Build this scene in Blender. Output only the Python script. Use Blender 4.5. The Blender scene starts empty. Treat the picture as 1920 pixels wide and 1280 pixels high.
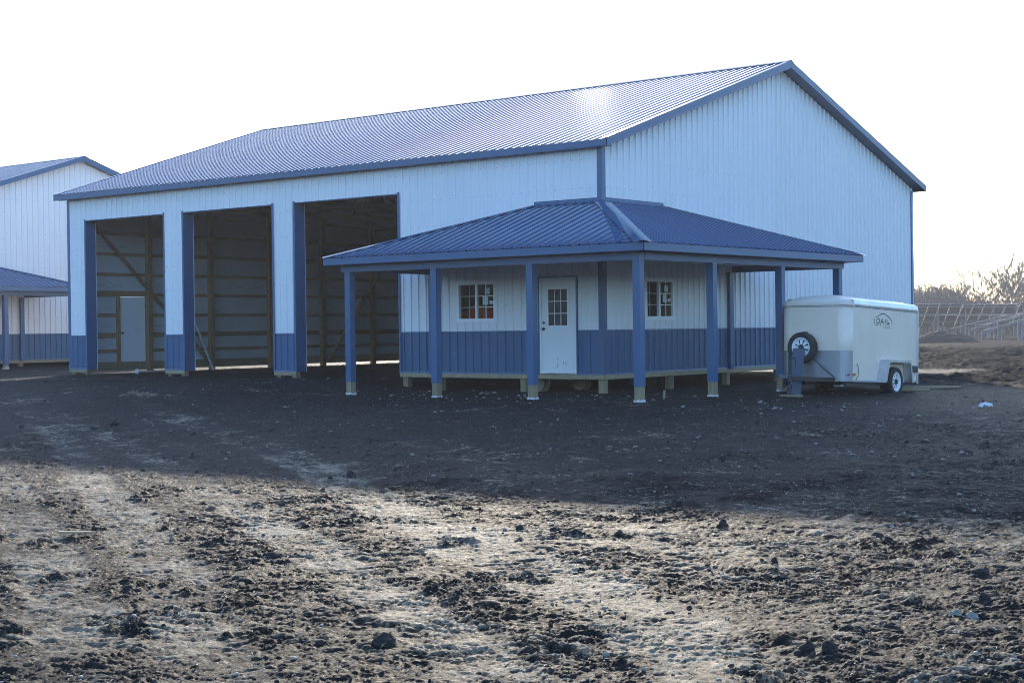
import bpy, math, random
import numpy as np
from mathutils import Vector, Matrix

random.seed(7)
rng = np.random.default_rng(7)
R = math.radians
scene = bpy.context.scene
COL = scene.collection

# ---------------------------------------------------------------- camera
CAM = Vector((18.7321, -26.5568, 0.9968))
YAW, PITCH, ROLL, FPX = R(38.554), R(-0.508), R(-0.7115), 2927.85
Fv = Vector((-math.sin(YAW) * math.cos(PITCH), math.cos(YAW) * math.cos(PITCH), math.sin(PITCH)))
Rv = Fv.cross(Vector((0, 0, 1))).normalized()
Uv = Rv.cross(Fv)
R2 = Rv * math.cos(ROLL) + Uv * math.sin(ROLL)
U2 = -Rv * math.sin(ROLL) + Uv * math.cos(ROLL)
cd = bpy.data.cameras.new("camera")
cd.sensor_width = 36.0
cd.sensor_fit = 'HORIZONTAL'
cd.lens = FPX / 1920.0 * 36.0
cd.clip_start = 0.1
cd.clip_end = 6000
cam = bpy.data.objects.new("camera", cd)
cam.matrix_world = Matrix(((R2.x, U2.x, -Fv.x, CAM.x), (R2.y, U2.y, -Fv.y, CAM.y), (R2.z, U2.z, -Fv.z, CAM.z), (0, 0, 0, 1)))
COL.objects.link(cam)
scene.camera = cam

# ---------------------------------------------------------------- sky, sun, exposure
SUN_EL, SUN_AZ = R(16.6), R(-37.0)            # azimuth clockwise from +Y
world = bpy.data.worlds.new("World")
scene.world = world
world.use_nodes = True
wn = world.node_tree
sky = wn.nodes.new('ShaderNodeTexSky')
sky.sky_type = 'NISHITA'
sky.sun_disc = False
sky.sun_elevation = SUN_EL
sky.sun_rotation = SUN_AZ
sky.air_density = 1.0
sky.dust_density = 0.7
sky.ozone_density = 4.5
bgn = wn.nodes['Background']
bgn.inputs['Strength'].default_value = 0.15
wn.links.new(sky.outputs['Color'], bgn.inputs['Color'])
sd = bpy.data.lights.new("sun", 'SUN')
sd.energy = 2.35
sd.angle = R(1.2)
sd.color = (1.0, 0.87, 0.70)
sun = bpy.data.objects.new("sun", sd)
sdir = Vector((math.sin(SUN_AZ) * math.cos(SUN_EL), math.cos(SUN_AZ) * math.cos(SUN_EL), math.sin(SUN_EL)))
sun.rotation_euler = sdir.to_track_quat('Z', 'Y').to_euler()
sun.location = (0, 0, 30)
COL.objects.link(sun)
scene.view_settings.view_transform = 'Standard'
scene.view_settings.look = 'None'
scene.view_settings.gamma = 1.0
scene.view_settings.use_curve_mapping = False
scene.view_settings.exposure = 1.72
scene.cycles.max_bounces = 8
scene.cycles.diffuse_bounces = 4
scene.cycles.transparent_max_bounces = 16
scene.cycles.filter_width = 1.0
scene.cycles.use_denoising = True
scene.cycles.denoising_input_passes = 'RGB_ALBEDO_NORMAL'
scene.cycles.denoising_prefilter = 'ACCURATE'

HAZE = 0.00045                                 # haze density per metre

# ---------------------------------------------------------------- helpers
def tag(o, label=None, cat=None, group=None, kind=None):
    if label: o["label"] = label
    if cat: o["category"] = cat
    if group: o["group"] = group
    if kind: o["kind"] = kind
    return o

def thing(name, label, cat, loc=(0, 0, 0), rot=(0, 0, 0), group=None):
    o = bpy.data.objects.new(name, None)
    o.empty_display_size = 0.3
    o.location = loc
    o.rotation_euler = rot
    COL.objects.link(o)
    return tag(o, label, cat, group)

def link(name, me, parent=None):
    o = bpy.data.objects.new(name, me)
    COL.objects.link(o)
    if parent: o.parent = parent
    return o

def mesh(name, v, f, mat, parent=None, smooth=False):
    me = bpy.data.meshes.new(name)
    me.from_pydata([tuple(p) for p in v], [], f)
    if mat: me.materials.append(mat)
    if smooth:
        me.polygons.foreach_set('use_smooth', [True] * len(me.polygons))
    me.update()
    return link(name, me, parent)

BF = [(0, 3, 2, 1), (4, 5, 6, 7), (0, 1, 5, 4), (1, 2, 6, 5), (2, 3, 7, 6), (3, 0, 4, 7)]
def boxvf(lo, hi):
    x0, y0, z0 = lo; x1, y1, z1 = hi
    return [(x0, y0, z0), (x1, y0, z0), (x1, y1, z0), (x0, y1, z0), (x0, y0, z1), (x1, y0, z1), (x1, y1, z1), (x0, y1, z1)], list(BF)

def box(name, lo, hi, mat, parent=None):
    v, f = boxvf(lo, hi)
    return mesh(name, v, f, mat, parent)

class MB:
    def __init__(s): s.v, s.f = [], []
    def add(s, v, f):
        n = len(s.v); s.v += [tuple(p) for p in v]; s.f += [tuple(i + n for i in q) for q in f]; return s
    def box(s, lo, hi): return s.add(*boxvf(lo, hi))
    def beam(s, a, b, w, h, up=(0, 0, 1)): return s.add(*beamvf(a, b, w, h, up))
    def tube(s, pts, r, n=8, closed=False, cap=True): return s.add(*tubevf(pts, r, n, closed, cap))
    def build(s, name, mat, parent=None, smooth=False): return mesh(name, s.v, s.f, mat, parent, smooth)

def beamvf(a, b, w, h, up=(0, 0, 1)):
    a, b = Vector(a), Vector(b)
    d = (b - a).normalized(); upv = Vector(up)
    s = d.cross(upv)
    if s.length < 1e-4: s = d.cross(Vector((1, 0, 0)))
    s.normalize(); t = s.cross(d)
    v = []
    for p in (a, b):
        for i, j in ((-1, -1), (1, -1), (1, 1), (-1, 1)):
            v.append(p + s * (i * w / 2) + t * (j * h / 2))
    return v, [(0, 3, 2, 1), (4, 5, 6, 7), (0, 1, 5, 4), (1, 2, 6, 5), (2, 3, 7, 6), (3, 0, 4, 7)]

def beam(name, a, b, w, h, mat, parent=None, up=(0, 0, 1)):
    v, f = beamvf(a, b, w, h, up)
    return mesh(name, v, f, mat, parent)

def tubevf(pts, r, n=8, closed=False, cap=True):
    pts = [Vector(p) for p in pts]
    rs = r if isinstance(r, (list, tuple)) else [r] * len(pts)
    v, f = [], []
    prev = None
    for i, p in enumerate(pts):
        if closed: d = pts[(i + 1) % len(pts)] - pts[i - 1]
        else: d = pts[min(i + 1, len(pts) - 1)] - pts[max(i - 1, 0)]
        d.normalize()
        if prev is None:
            a = d.cross(Vector((0, 0, 1)))
            if a.length < 1e-3: a = d.cross(Vector((1, 0, 0)))
        else:
            a = prev - d * prev.dot(d)
        a.normalize(); prev = a
        b = d.cross(a)
        for k in range(n):
            t = 2 * math.pi * k / n
            v.append(p + (a * math.cos(t) + b * math.sin(t)) * rs[i])
    m = len(pts)
    for i in range(m if closed else m - 1):
        for k in range(n):
            i2 = (i + 1) % m
            f.append((i * n + k, i * n + (k + 1) % n, i2 * n + (k + 1) % n, i2 * n + k))
    if cap and not closed:
        f.append(tuple(range(n))[::-1]); f.append(tuple(range((m - 1) * n, m * n)))
    return v, f

def lathe(profile, axis_o, axis, n=28, closed=True):
    """profile: list of (radius, along-axis)"""
    axis = Vector(axis).normalized(); o = Vector(axis_o)
    a = axis.cross(Vector((0, 0, 1)))
    if a.length < 1e-3: a = Vector((1, 0, 0))
    a.normalize(); b = axis.cross(a)
    v, f = [], []
    m = len(profile)
    for k in range(n):
        t = 2 * math.pi * k / n
        dr = a * math.cos(t) + b * math.sin(t)
        for r, h in profile: v.append(o + dr * r + axis * h)
    for k in range(n):
        k2 = (k + 1) % n
        for i in range(m if closed else m - 1):
            j = (i + 1) % m
            f.append((k * m + i, k2 * m + i, k2 * m + j, k * m + j))
    return v, f

# ---------------------------------------------------------------- materials
def mat_new(name):
    m = bpy.data.materials.new(name); m.use_nodes = True
    nt = m.node_tree
    return m, nt, nt.nodes['Principled BSDF']

def noise_node(nt, scale, detail=4, rough=0.6, coord='Object', stretch=None):
    tc = nt.nodes.new('ShaderNodeTexCoord')
    n = nt.nodes.new('ShaderNodeTexNoise')
    n.inputs['Scale'].default_value = scale
    n.inputs['Detail'].default_value = detail
    n.inputs['Roughness'].default_value = rough
    src = tc.outputs[coord]
    if stretch:
        mp = nt.nodes.new('ShaderNodeMapping'); mp.inputs['Scale'].default_value = stretch
        nt.links.new(src, mp.inputs['Vector']); src = mp.outputs['Vector']
    nt.links.new(src, n.inputs['Vector'])
    return n

def ramp(nt, fac, stops):
    r = nt.nodes.new('ShaderNodeValToRGB')
    while len(r.color_ramp.elements) < len(stops): r.color_ramp.elements.new(0.5)
    for e, (p, c) in zip(r.color_ramp.elements, stops):
        e.position = p; e.color = (*c, 1) if len(c) == 3 else c
    nt.links.new(fac, r.inputs['Fac'])
    return r.outputs['Color']

def mixc(nt, fac, a, b, mode='MIX'):
    m = nt.nodes.new('ShaderNodeMix'); m.data_type = 'RGBA'; m.blend_type = mode
    for sock, val in ((m.inputs['Factor'], fac), (m.inputs['A'], a), (m.inputs['B'], b)):
        if isinstance(val, (int, float)): sock.default_value = val
        elif isinstance(val, tuple): sock.default_value = (*val, 1) if len(val) == 3 else val
        else: nt.links.new(val, sock)
    return m.outputs['Result']

def bump(nt, bs, height, strength, dist):
    b = nt.nodes.new('ShaderNodeBump')
    b.inputs['Strength'].default_value = strength
    b.inputs['Distance'].default_value = dist
    nt.links.new(height, b.inputs['Height'])
    nt.links.new(b.outputs['Normal'], bs.inputs['Normal'])

def painted_steel(name, col, rough, var=0.05, dirt=(0.10, 0.09, 0.075), dirt_amt=0.35, wav=0.012, metal=0.0, zdirt=True):
    m, nt, bs = mat_new(name)
    oi = nt.nodes.new('ShaderNodeObjectInfo')
    lo = tuple(c * (1 - var) for c in col); hi = tuple(min(1, c * (1 + var)) for c in col)
    c = mixc(nt, oi.outputs['Random'], lo, hi)
    n1 = noise_node(nt, 1.7, 6, 0.65, stretch=(1, 1, 0.35))
    d = ramp(nt, n1.outputs['Fac'], [(0.52, (0, 0, 0)), (0.80, (dirt_amt,) * 3)])
    c = mixc(nt, d, c, tuple(a * 0.6 + b * 0.4 for a, b in zip(col, dirt)))
    if zdirt:      # splashed mud, low on the sheets, broken up by noise
        tc = nt.nodes.new('ShaderNodeTexCoord'); sx = nt.nodes.new('ShaderNodeSeparateXYZ')
        nt.links.new(tc.outputs['Object'], sx.inputs[0])
        n2 = noise_node(nt, 9, 6, 0.7)
        ma = nt.nodes.new('ShaderNodeMath'); ma.operation = 'MULTIPLY_ADD'
        nt.links.new(n2.outputs['Fac'], ma.inputs[0]); ma.inputs[1].default_value = 0.7
        mz = nt.nodes.new('ShaderNodeMath'); mz.operation = 'MULTIPLY'; mz.inputs[1].default_value = -1.0
        nt.links.new(sx.outputs['Z'], mz.inputs[0]); nt.links.new(mz.outputs[0], ma.inputs[2])
        d2 = ramp(nt, ma.outputs[0], [(0.22, (0, 0, 0)), (0.55, (0.4,) * 3)])
        c = mixc(nt, d2, c, dirt)
    nt.links.new(c, bs.inputs['Base Color'])
    bs.inputs['Metallic'].default_value = metal
    n3 = noise_node(nt, 3.0, 3, 0.5)
    rr = nt.nodes.new('ShaderNodeMapRange'); rr.inputs['To Min'].default_value = rough * .85; rr.inputs['To Max'].default_value = rough * 1.2
    nt.links.new(n3.outputs['Fac'], rr.inputs['Value']); nt.links.new(rr.outputs[0], bs.inputs['Roughness'])
    n4 = noise_node(nt, 1.3, 2, 0.5)
    bump(nt, bs, n4.outputs['Fac'], 0.35, wav)
    return m

M = {}
M['white'] = painted_steel('white_steel', (0.80, 0.785, 0.80), 0.42, 0.02, dirt_amt=0.14, wav=0.015)
M['blue'] = painted_steel('blue_steel', (0.036, 0.108, 0.222), 0.42, 0.05, dirt_amt=0.2, wav=0.02)
M['trim'] = painted_steel('blue_trim', (0.036, 0.107, 0.222), 0.36, 0.04, dirt_amt=0.15, wav=0.006, zdirt=False)
M['roof'] = painted_steel('blue_roof_steel', (0.040, 0.096, 0.195), 0.058, 0.05, dirt_amt=0.12, wav=0.0010, zdirt=False)
M['roof'].node_tree.nodes['Principled BSDF'].inputs['Specular Tint'].default_value = (0.72, 0.86, 1.0, 1)
M['roof'].node_tree.nodes['Principled BSDF'].inputs['Specular IOR Level'].default_value = 0.26
M['ceil'] = painted_steel('porch_ceiling', (0.72, 0.72, 0.71), 0.5, 0.02, zdirt=False)

def wood(name, a, b, scale=2.2, stretch=(1, 1, 9)):
    m, nt, bs = mat_new(name)
    oi = nt.nodes.new('ShaderNodeObjectInfo')
    n = noise_node(nt, scale * 4, 6, 0.65, stretch=stretch)
    c = ramp(nt, n.outputs['Fac'], [(0.3, a), (0.7, b)])
    n2 = noise_node(nt, 14, 2, 0.5)
    k = ramp(nt, n2.outputs['Fac'], [(0.70, (1, 1, 1)), (0.76, (0.35, 0.3, 0.25))])
    c = mixc(nt, 1.0, c, k, 'MULTIPLY')
    hs = nt.nodes.new('ShaderNodeHueSaturation')
    mr = nt.nodes.new('ShaderNodeMapRange'); mr.inputs['To Min'].default_value = 0.75; mr.inputs['To Max'].default_value = 1.2
    nt.links.new(oi.outputs['Random'], mr.inputs['Value']); nt.links.new(mr.outputs[0], hs.inputs['Value'])
    nt.links.new(c, hs.inputs['Color']); nt.links.new(hs.outputs[0], bs.inputs['Base Color'])
    bs.inputs['Roughness'].default_value = 0.85
    bump(nt, bs, n.outputs['Fac'], 0.4, 0.004)
    return m
M['wood'] = wood('treated_lumber', (0.20, 0.15, 0.085), (0.34, 0.27, 0.165), stretch=(6, 6, 0.6))
M['woodh'] = wood('lumber_board', (0.24, 0.19, 0.11), (0.40, 0.33, 0.21), stretch=(0.6, 0.6, 7))
M['frame'] = wood('framing_lumber', (0.20, 0.12, 0.056), (0.31, 0.20, 0.097), stretch=(3, 0.6, 3))

def simple(name, col, rough=0.6, metal=0.0, nscale=8, amt=0.2, bumpd=0.0, spec=0.5):
    m, nt, bs = mat_new(name)
    n = noise_node(nt, nscale, 5, 0.6)
    c = ramp(nt, n.outputs['Fac'], [(0.3, tuple(x * (1 - amt) for x in col)), (0.7, tuple(min(1, x * (1 + amt)) for x in col))])
    nt.links.new(c, bs.inputs['Base Color'])
    bs.inputs['Roughness'].default_value = rough
    bs.inputs['Metallic'].default_value = metal
    bs.inputs['Specular IOR Level'].default_value = spec
    if bumpd: bump(nt, bs, n.outputs['Fac'], 0.6, bumpd)
    return m
M['wrap'] = simple('house_wrap', (0.50, 0.53, 0.56), 0.6, nscale=1.6, amt=0.06, bumpd=0.02)
M['wrapprint'] = simple('house_wrap_print', (0.30, 0.36, 0.48), 0.6, amt=0.05)
M['vinyl'] = simple('white_vinyl', (0.88, 0.88, 0.88), 0.4, amt=0.03)
M['door'] = simple('white_door_paint', (0.78, 0.78, 0.79), 0.38, nscale=2, amt=0.03)
M['black'] = simple('black_steel', (0.02, 0.02, 0.022), 0.5, amt=0.3)
M['rubber'] = simple('rubber', (0.022, 0.022, 0.024), 0.75, nscale=20, amt=0.35, bumpd=0.003)
M['rim'] = simple('white_rim_paint', (0.80, 0.81, 0.83), 0.35, amt=0.05)
M['trailer'] = simple('cream_trailer_skin', (0.86, 0.71, 0.57), 0.4, nscale=1.5, amt=0.05, bumpd=0.004)
M['cap'] = simple('trailer_roof_cap', (0.78, 0.66, 0.54), 0.35, nscale=2, amt=0.04)
M['alum'] = simple('aluminium', (0.62, 0.63, 0.65), 0.38, metal=0.85, nscale=6, amt=0.12)
M['galv'] = simple('galvanised_steel', (0.42, 0.45, 0.48), 0.45, metal=0.6, nscale=5, amt=0.2)
M['ink'] = simple('dark_vinyl_print', (0.018, 0.03, 0.04), 0.5, amt=0.1)
M['inkpale'] = simple('grey_vinyl_print', (0.16, 0.19, 0.22), 0.5, amt=0.1)
M['amber'] = simple('amber_lens', (0.75, 0.16, 0.03), 0.25, amt=0.1)
M['red'] = simple('red_lens', (0.35, 0.015, 0.015), 0.25, amt=0.1)
M['orange'] = simple('orange_tarp', (0.95, 0.10, 0.02), 0.5, nscale=4, amt=0.25, bumpd=0.05)
M['dark'] = simple('office_board', (0.06, 0.055, 0.05), 0.8, amt=0.2)
M['plastic'] = simple('white_plastic', (0.62, 0.64, 0.66), 0.45, amt=0.06)
M['concrete'] = simple('concrete', (0.33, 0.32, 0.30), 0.9, nscale=12, amt=0.2, bumpd=0.01)
M['rack'] = simple('rack_steel', (0.11, 0.125, 0.145), 0.55, metal=0.2, nscale=5, amt=0.2)
M['panelback'] = simple('solar_panel_back', (0.06, 0.07, 0.09), 0.35, amt=0.1)
M['panelface'] = simple('solar_panel_glass', (0.02, 0.03, 0.06), 0.12, amt=0.1)
M['bark'] = simple('grey_bark', (0.10, 0.082, 0.068), 0.9, nscale=10, amt=0.3)
M['twig'] = simple('brown_twigs', (0.085, 0.076, 0.072), 0.9, nscale=3, amt=0.3)
M['sticker'] = simple('window_sticker', (0.60, 0.63, 0.65), 0.5, nscale=30, amt=0.35)
M['bluesheet'] = painted_steel('blue_offcut', (0.075, 0.105, 0.17), 0.45, zdirt=False)
M['rock'] = simple('pale_stone', (0.27, 0.25, 0.225), 0.85, nscale=30, amt=0.3, bumpd=0.01)

def diamond_plate():
    m, nt, bs = mat_new('diamond_plate')
    tc = nt.nodes.new('ShaderNodeTexCoord')
    mp = nt.nodes.new('ShaderNodeMapping'); mp.inputs['Rotation'].default_value = (0, R(45), 0); mp.inputs['Scale'].default_value = (24, 24, 24)
    nt.links.new(tc.outputs['Object'], mp.inputs['Vector'])
    ch = nt.nodes.new('ShaderNodeTexChecker'); ch.inputs['Scale'].default_value = 1.0
    nt.links.new(mp.outputs[0], ch.inputs['Vector'])
    bs.inputs['Base Color'].default_value = (0.38, 0.38, 0.40, 1)
    bs.inputs['Metallic'].default_value = 0.8
    bs.inputs['Roughness'].default_value = 0.5
    bump(nt, bs, ch.outputs['Fac'], 0.5, 0.006)
    return m
M['plate'] = diamond_plate()

def glass():
    m = bpy.data.materials.new('window_glass'); m.use_nodes = True
    nt = m.node_tree; nt.nodes.clear()
    out = nt.nodes.new('ShaderNodeOutputMaterial'); mx = nt.nodes.new('ShaderNodeMixShader')
    tr = nt.nodes.new('ShaderNodeBsdfTransparent'); tr.inputs[0].default_value = (0.80, 0.83, 0.83, 1)
    gl = nt.nodes.new('ShaderNodeBsdfGlossy'); gl.inputs['Roughness'].default_value = 0.02
    fr = nt.nodes.new('ShaderNodeFresnel'); fr.inputs['IOR'].default_value = 1.55
    n = noise_node(nt, 1.5, 2, 0.5)
    b = nt.nodes.new('ShaderNodeBump'); b.inputs['Strength'].default_value = 0.05; b.inputs['Distance'].default_value = 0.01
    nt.links.new(n.outputs['Fac'], b.inputs['Height']); nt.links.new(b.outputs[0], gl.inputs['Normal'])
    ma = nt.nodes.new('ShaderNodeMath'); ma.operation = 'MULTIPLY'; ma.inputs[1].default_value = 1.0
    ge = nt.nodes.new('ShaderNodeNewGeometry'); iv = nt.nodes.new('ShaderNodeMath'); iv.operation = 'SUBTRACT'; iv.inputs[0].default_value = 1.0
    nt.links.new(ge.outputs['Backfacing'], iv.inputs[1]); nt.links.new(iv.outputs[0], ma.inputs[1])
    nt.links.new(fr.outputs[0], ma.inputs[0]); nt.links.new(ma.outputs[0], mx.inputs[0])
    nt.links.new(tr.outputs[0], mx.inputs[1]); nt.links.new(gl.outputs[0], mx.inputs[2]); nt.links.new(mx.outputs[0], out.inputs[0])
    return m
M['glass'] = glass()

def soil_material():
    m, nt, bs = mat_new('soil')
    at = nt.nodes.new('ShaderNodeAttribute'); at.attribute_name = 'dry_shade'
    n1 = noise_node(nt, 6.0, 9, 0.78)
    n2 = noise_node(nt, 26.0, 6, 0.75)
    n3 = noise_node(nt, 1.1, 4, 0.6)
    # dryness, with small self-shadow flecks painted in by fine noise
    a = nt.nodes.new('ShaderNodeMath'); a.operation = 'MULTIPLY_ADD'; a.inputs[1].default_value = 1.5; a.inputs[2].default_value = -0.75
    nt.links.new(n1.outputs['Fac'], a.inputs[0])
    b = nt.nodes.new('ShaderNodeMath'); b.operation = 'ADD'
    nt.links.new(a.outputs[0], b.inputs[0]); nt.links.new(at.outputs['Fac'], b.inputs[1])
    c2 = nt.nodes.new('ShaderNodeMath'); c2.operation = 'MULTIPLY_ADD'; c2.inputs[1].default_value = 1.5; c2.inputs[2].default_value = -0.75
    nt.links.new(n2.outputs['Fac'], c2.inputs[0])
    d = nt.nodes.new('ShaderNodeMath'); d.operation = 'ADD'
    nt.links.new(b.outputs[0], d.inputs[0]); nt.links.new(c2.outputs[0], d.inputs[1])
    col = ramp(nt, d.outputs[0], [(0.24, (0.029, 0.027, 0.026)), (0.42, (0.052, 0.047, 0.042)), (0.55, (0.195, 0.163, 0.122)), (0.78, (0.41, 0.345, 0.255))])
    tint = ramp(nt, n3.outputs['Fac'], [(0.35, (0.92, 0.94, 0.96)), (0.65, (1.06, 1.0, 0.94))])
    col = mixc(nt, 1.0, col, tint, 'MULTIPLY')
    nt.links.new(col, bs.inputs['Base Color'])
    rg = nt.nodes.new('ShaderNodeMapRange'); rg.inputs['From Min'].default_value = 0.3; rg.inputs['From Max'].default_value = 0.7; rg.inputs['To Min'].default_value = 0.50; rg.inputs['To Max'].default_value = 0.85
    nt.links.new(n2.outputs['Fac'], rg.inputs['Value']); nt.links.new(rg.outputs[0], bs.inputs['Roughness'])
    bs.inputs['Specular IOR Level'].default_value = 0.07
    ca = nt.nodes.new('ShaderNodeAttribute'); ca.attribute_name = 'crust'
    cm = nt.nodes.new('ShaderNodeMath'); cm.operation = 'MULTIPLY'; cm.inputs[1].default_value = 0.04
    nt.links.new(ca.outputs['Fac'], cm.inputs[0]); nt.links.new(cm.outputs[0], bs.inputs['Specular IOR Level'])
    ad = nt.nodes.new('ShaderNodeMath'); ad.operation = 'ADD'
    nt.links.new(n1.outputs['Fac'], ad.inputs[0])
    sc = nt.nodes.new('ShaderNodeMath'); sc.operation = 'MULTIPLY'; sc.inputs[1].default_value = 0.6
    nt.links.new(n2.outputs['Fac'], sc.inputs[0]); nt.links.new(sc.outputs[0], ad.inputs[1])
    bump(nt, bs, ad.outputs[0], 1.0, 0.06)
    return m
M['soil'] = soil_material()
M['clod'] = simple('dark_clod', (0.032, 0.030, 0.029), 0.95, nscale=25, amt=0.45, bumpd=0.02, spec=0.2)
M['straw'] = simple('dry_straw', (0.26, 0.22, 0.16), 0.85, nscale=5, amt=0.35)

# ---------------------------------------------------------------- noise and ground height
def _hash(ix, iy, seed):
    h = (ix.astype(np.int64) * 374761393 + iy.astype(np.int64) * 668265263 + seed * 1442695041) & 0xFFFFFFFF
    h = ((h ^ (h >> 13)) * 1274126177) & 0xFFFFFFFF
    return ((h ^ (h >> 16)) & 0xFFFF).astype(np.float32) / 65535.0

def vnoise(x, y, seed=0):
    x = np.asarray(x, np.float64); y = np.asarray(y, np.float64)
    ix = np.floor(x).astype(np.int64); iy = np.floor(y).astype(np.int64)
    fx = x - ix; fy = y - iy
    def g(dx, dy):
        a = _hash(ix + dx, iy + dy, seed) * (2 * math.pi)
        return np.cos(a) * (fx - dx) + np.sin(a) * (fy - dy)
    u = fx * fx * fx * (fx * (fx * 6 - 15) + 10); v = fy * fy * fy * (fy * (fy * 6 - 15) + 10)
    a = g(0, 0) * (1 - u) + g(1, 0) * u
    b = g(0, 1) * (1 - u) + g(1, 1) * u
    return (a * (1 - v) + b * v) * 1.5

def fbm(x, y, seed, octv=4, gain=0.55):
    s = 0; a = 1.0; t = 0
    for k in range(octv):
        s = s + a * vnoise(x * 2 ** k, y * 2 ** k, seed + 17 * k); t += a; a *= gain
    return s / t * 1.4

def sstep(a, b, x):
    t = np.clip((x - a) / (b - a), 0, 1); return t * t * (3 - 2 * t)

def base_z(x, y):
    x = np.asarray(x, float); y = np.asarray(y, float)
    b = -0.17 + (-0.40 + 0.17) * sstep(-7.5, -4.5, x)
    b = b - 0.06 * sstep(2.5, 5.0, x)
    s = sstep(-4.5, -13.5, y)
    z = b * (1 - s) - 0.65 * s
    far = sstep(45, 90, np.hypot(x - 10, y))
    far = far * sstep(-10, 20, x + 0.4 * y)
    return z * (1 - far) - 0.6 * far

def px_ground(px, py, z=-0.62):
    d = Fv + R2 * ((px - 960) / FPX) - U2 * ((py - 640) / FPX)
    p = CAM + d * ((z - CAM.z) / d.z)
    for _ in range(4):
        z = float(base_z(p.x, p.y)); p = CAM + d * ((z - CAM.z) / d.z)
    return p

# wheel tracks, worn by trucks turning in front of the bays (world polylines)
TRACK_PX = [
    ([(20, 770), (90, 800), (128, 835), (155, 880), (200, 930), (252, 985), (310, 1060), (370, 1160), (430, 1290)], 0.30, 1.0),
    ([(40, 768), (150, 800), (240, 838), (330, 880), (400, 922), (480, 968), (590, 1030), (760, 1130), (960, 1290)], 0.30, 0.9),
    ([(-80, 840), (0, 905), (40, 962), (78, 1025), (112, 1095), (150, 1200)], 0.32, 0.9),
    ([(250, 770), (430, 815), (560, 862), (660, 915), (760, 968), (880, 1020), (1010, 1070), (1160, 1130), (1400, 1260)], 0.42, 1.0),
    ([(620, 790), (880, 850), (1080, 930), (1300, 1030), (1500, 1110), (1800, 1240)], 0.40, 0.3),
    ([(900, 770), (1150, 800), (1350, 822), (1600, 850), (1900, 905)], 0.55, 0.45),
    ([(1100, 930), (1350, 940), (1600, 985), (1800, 1020), (1990, 1060)], 0.35, 0.25),
]
TRACKS = []
for pts, w, s in TRACK_PX:
    wp = [px_ground(*p) for p in pts]
    TRACKS.append((np.array([(p.x, p.y) for p in wp]), w, s))

def track_mask(x, y):
    m = np.zeros_like(x)
    for P, w, s in TRACKS:
        best = np.full_like(x, 9.0)
        for a, b in zip(P[:-1], P[1:]):
            d = b - a; L = d @ d
            t = np.clip(((x - a[0]) * d[0] + (y - a[1]) * d[1]) / L, 0, 1)
            q = np.hypot(x - a[0] - t * d[0], y - a[1] - t * d[1])
            best = np.minimum(best, q)
        m = np.maximum(m, s * (1 - sstep(w * 0.60, w * 1.10, best + 0.12 * vnoise(x * 1.7, y * 1.7, 5))))
    return m

def ground_fields(x, y):
    tm = track_mask(x, y)
    dist = np.hypot(x - CAM.x, y - CAM.y)
    patch = fbm(x / 1.9, y / 1.9, 3, 3)
    rough = np.clip(0.78 + 0.55 * patch - 0.40 * tm, 0.50, 1.3)
    z = base_z(x, y)
    k = 0.40 + 0.60 * sstep(-1.0, -5.0, y)
    yard = np.clip(sstep(5, 10, y) * sstep(0.6, 2.2, x) + sstep(16.2, 18, y), 0, 1)
    z = z + (0.022 * fbm(x / 4.5, y / 4.5, 11, 2)) * k
    n1 = fbm(x / 0.55, y / 0.55, 21, 6, .72)
    n2 = fbm(x / 0.16, y / 0.16, 31, 4, .75)
    rid = 1 - np.abs(fbm(x / 0.27, y / 0.27, 45, 4, .7)) * 2
    clus = np.clip(fbm(x / 0.9, y / 0.9, 51, 4, .65) - 0.15, 0, 1)
    lump = np.clip(n2, 0, None) * np.clip(clus * 3.0, 0, 1)
    # crusted plates and pits with sharp little edges
    wx = x + 0.10 * vnoise(x / 0.5, y / 0.5, 141); wy = y + 0.10 * vnoise(x / 0.5, y / 0.5, 142)
    md = np.clip(0.65 + 1.1 * fbm(x / 0.8, y / 0.8, 121, 3), 0.15, 1.5)
    p1 = np.tanh(3.2 * fbm(wx / 0.42, wy / 0.42, 101, 5, .72)) * np.clip(1.6 - md, .2, 1.3)
    p2 = np.tanh(3.2 * fbm(wx / 0.12, wy / 0.12, 111, 4, .72)) * md
    z = z + k * rough * (0.014 * n1 + 0.012 * n2 + 0.014 * p1 + 0.017 * p2) + k * 0.050 * lump + 0.006 * k * clus
    z = z + yard * (0.20 * fbm(x / 2.2, y / 2.2, 81, 5, .7) + 0.06 * n1)
    z = z - 0.014 * tm * k
    lug = np.sin((x * 0.8 - y * 0.6) * 2 * math.pi / 0.13)
    z = z + 0.002 * tm * lug * k
    fore = sstep(-10.5, -16.5, y)  # soil colour darkened in the barn's shadow zone, lightened in the sunlit foreground
    dry_shade = 0.085 + 0.15 * fore + 0.34 * tm * (0.7 + 0.3 * fore) + 0.34 * fbm(x / 1.15, y / 1.15, 61, 5, .65) + 0.16 * fbm(x / 4.5, y / 4.5, 71, 2)
    dry_shade = dry_shade - 0.22 * np.clip(clus * 2.0, 0, 1) + 0.08 * n1 + 0.08 * n2 + (0.20 * p1 + 0.26 * p2) * np.clip(rough, .3, 1)  # relief terms paint shade into the pits and light onto the tops
    dry_shade = dry_shade - 0.02 * sstep(30, 70, dist) - 0.16 * sstep(75, 110, dist) - 0.20 * yard + 0.42 * yard * fbm(x / 2.2, y / 2.2, 85, 4, .65)
    ground_fields.crust = 1 - 0.95 * yard
    return z, dry_shade

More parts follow.
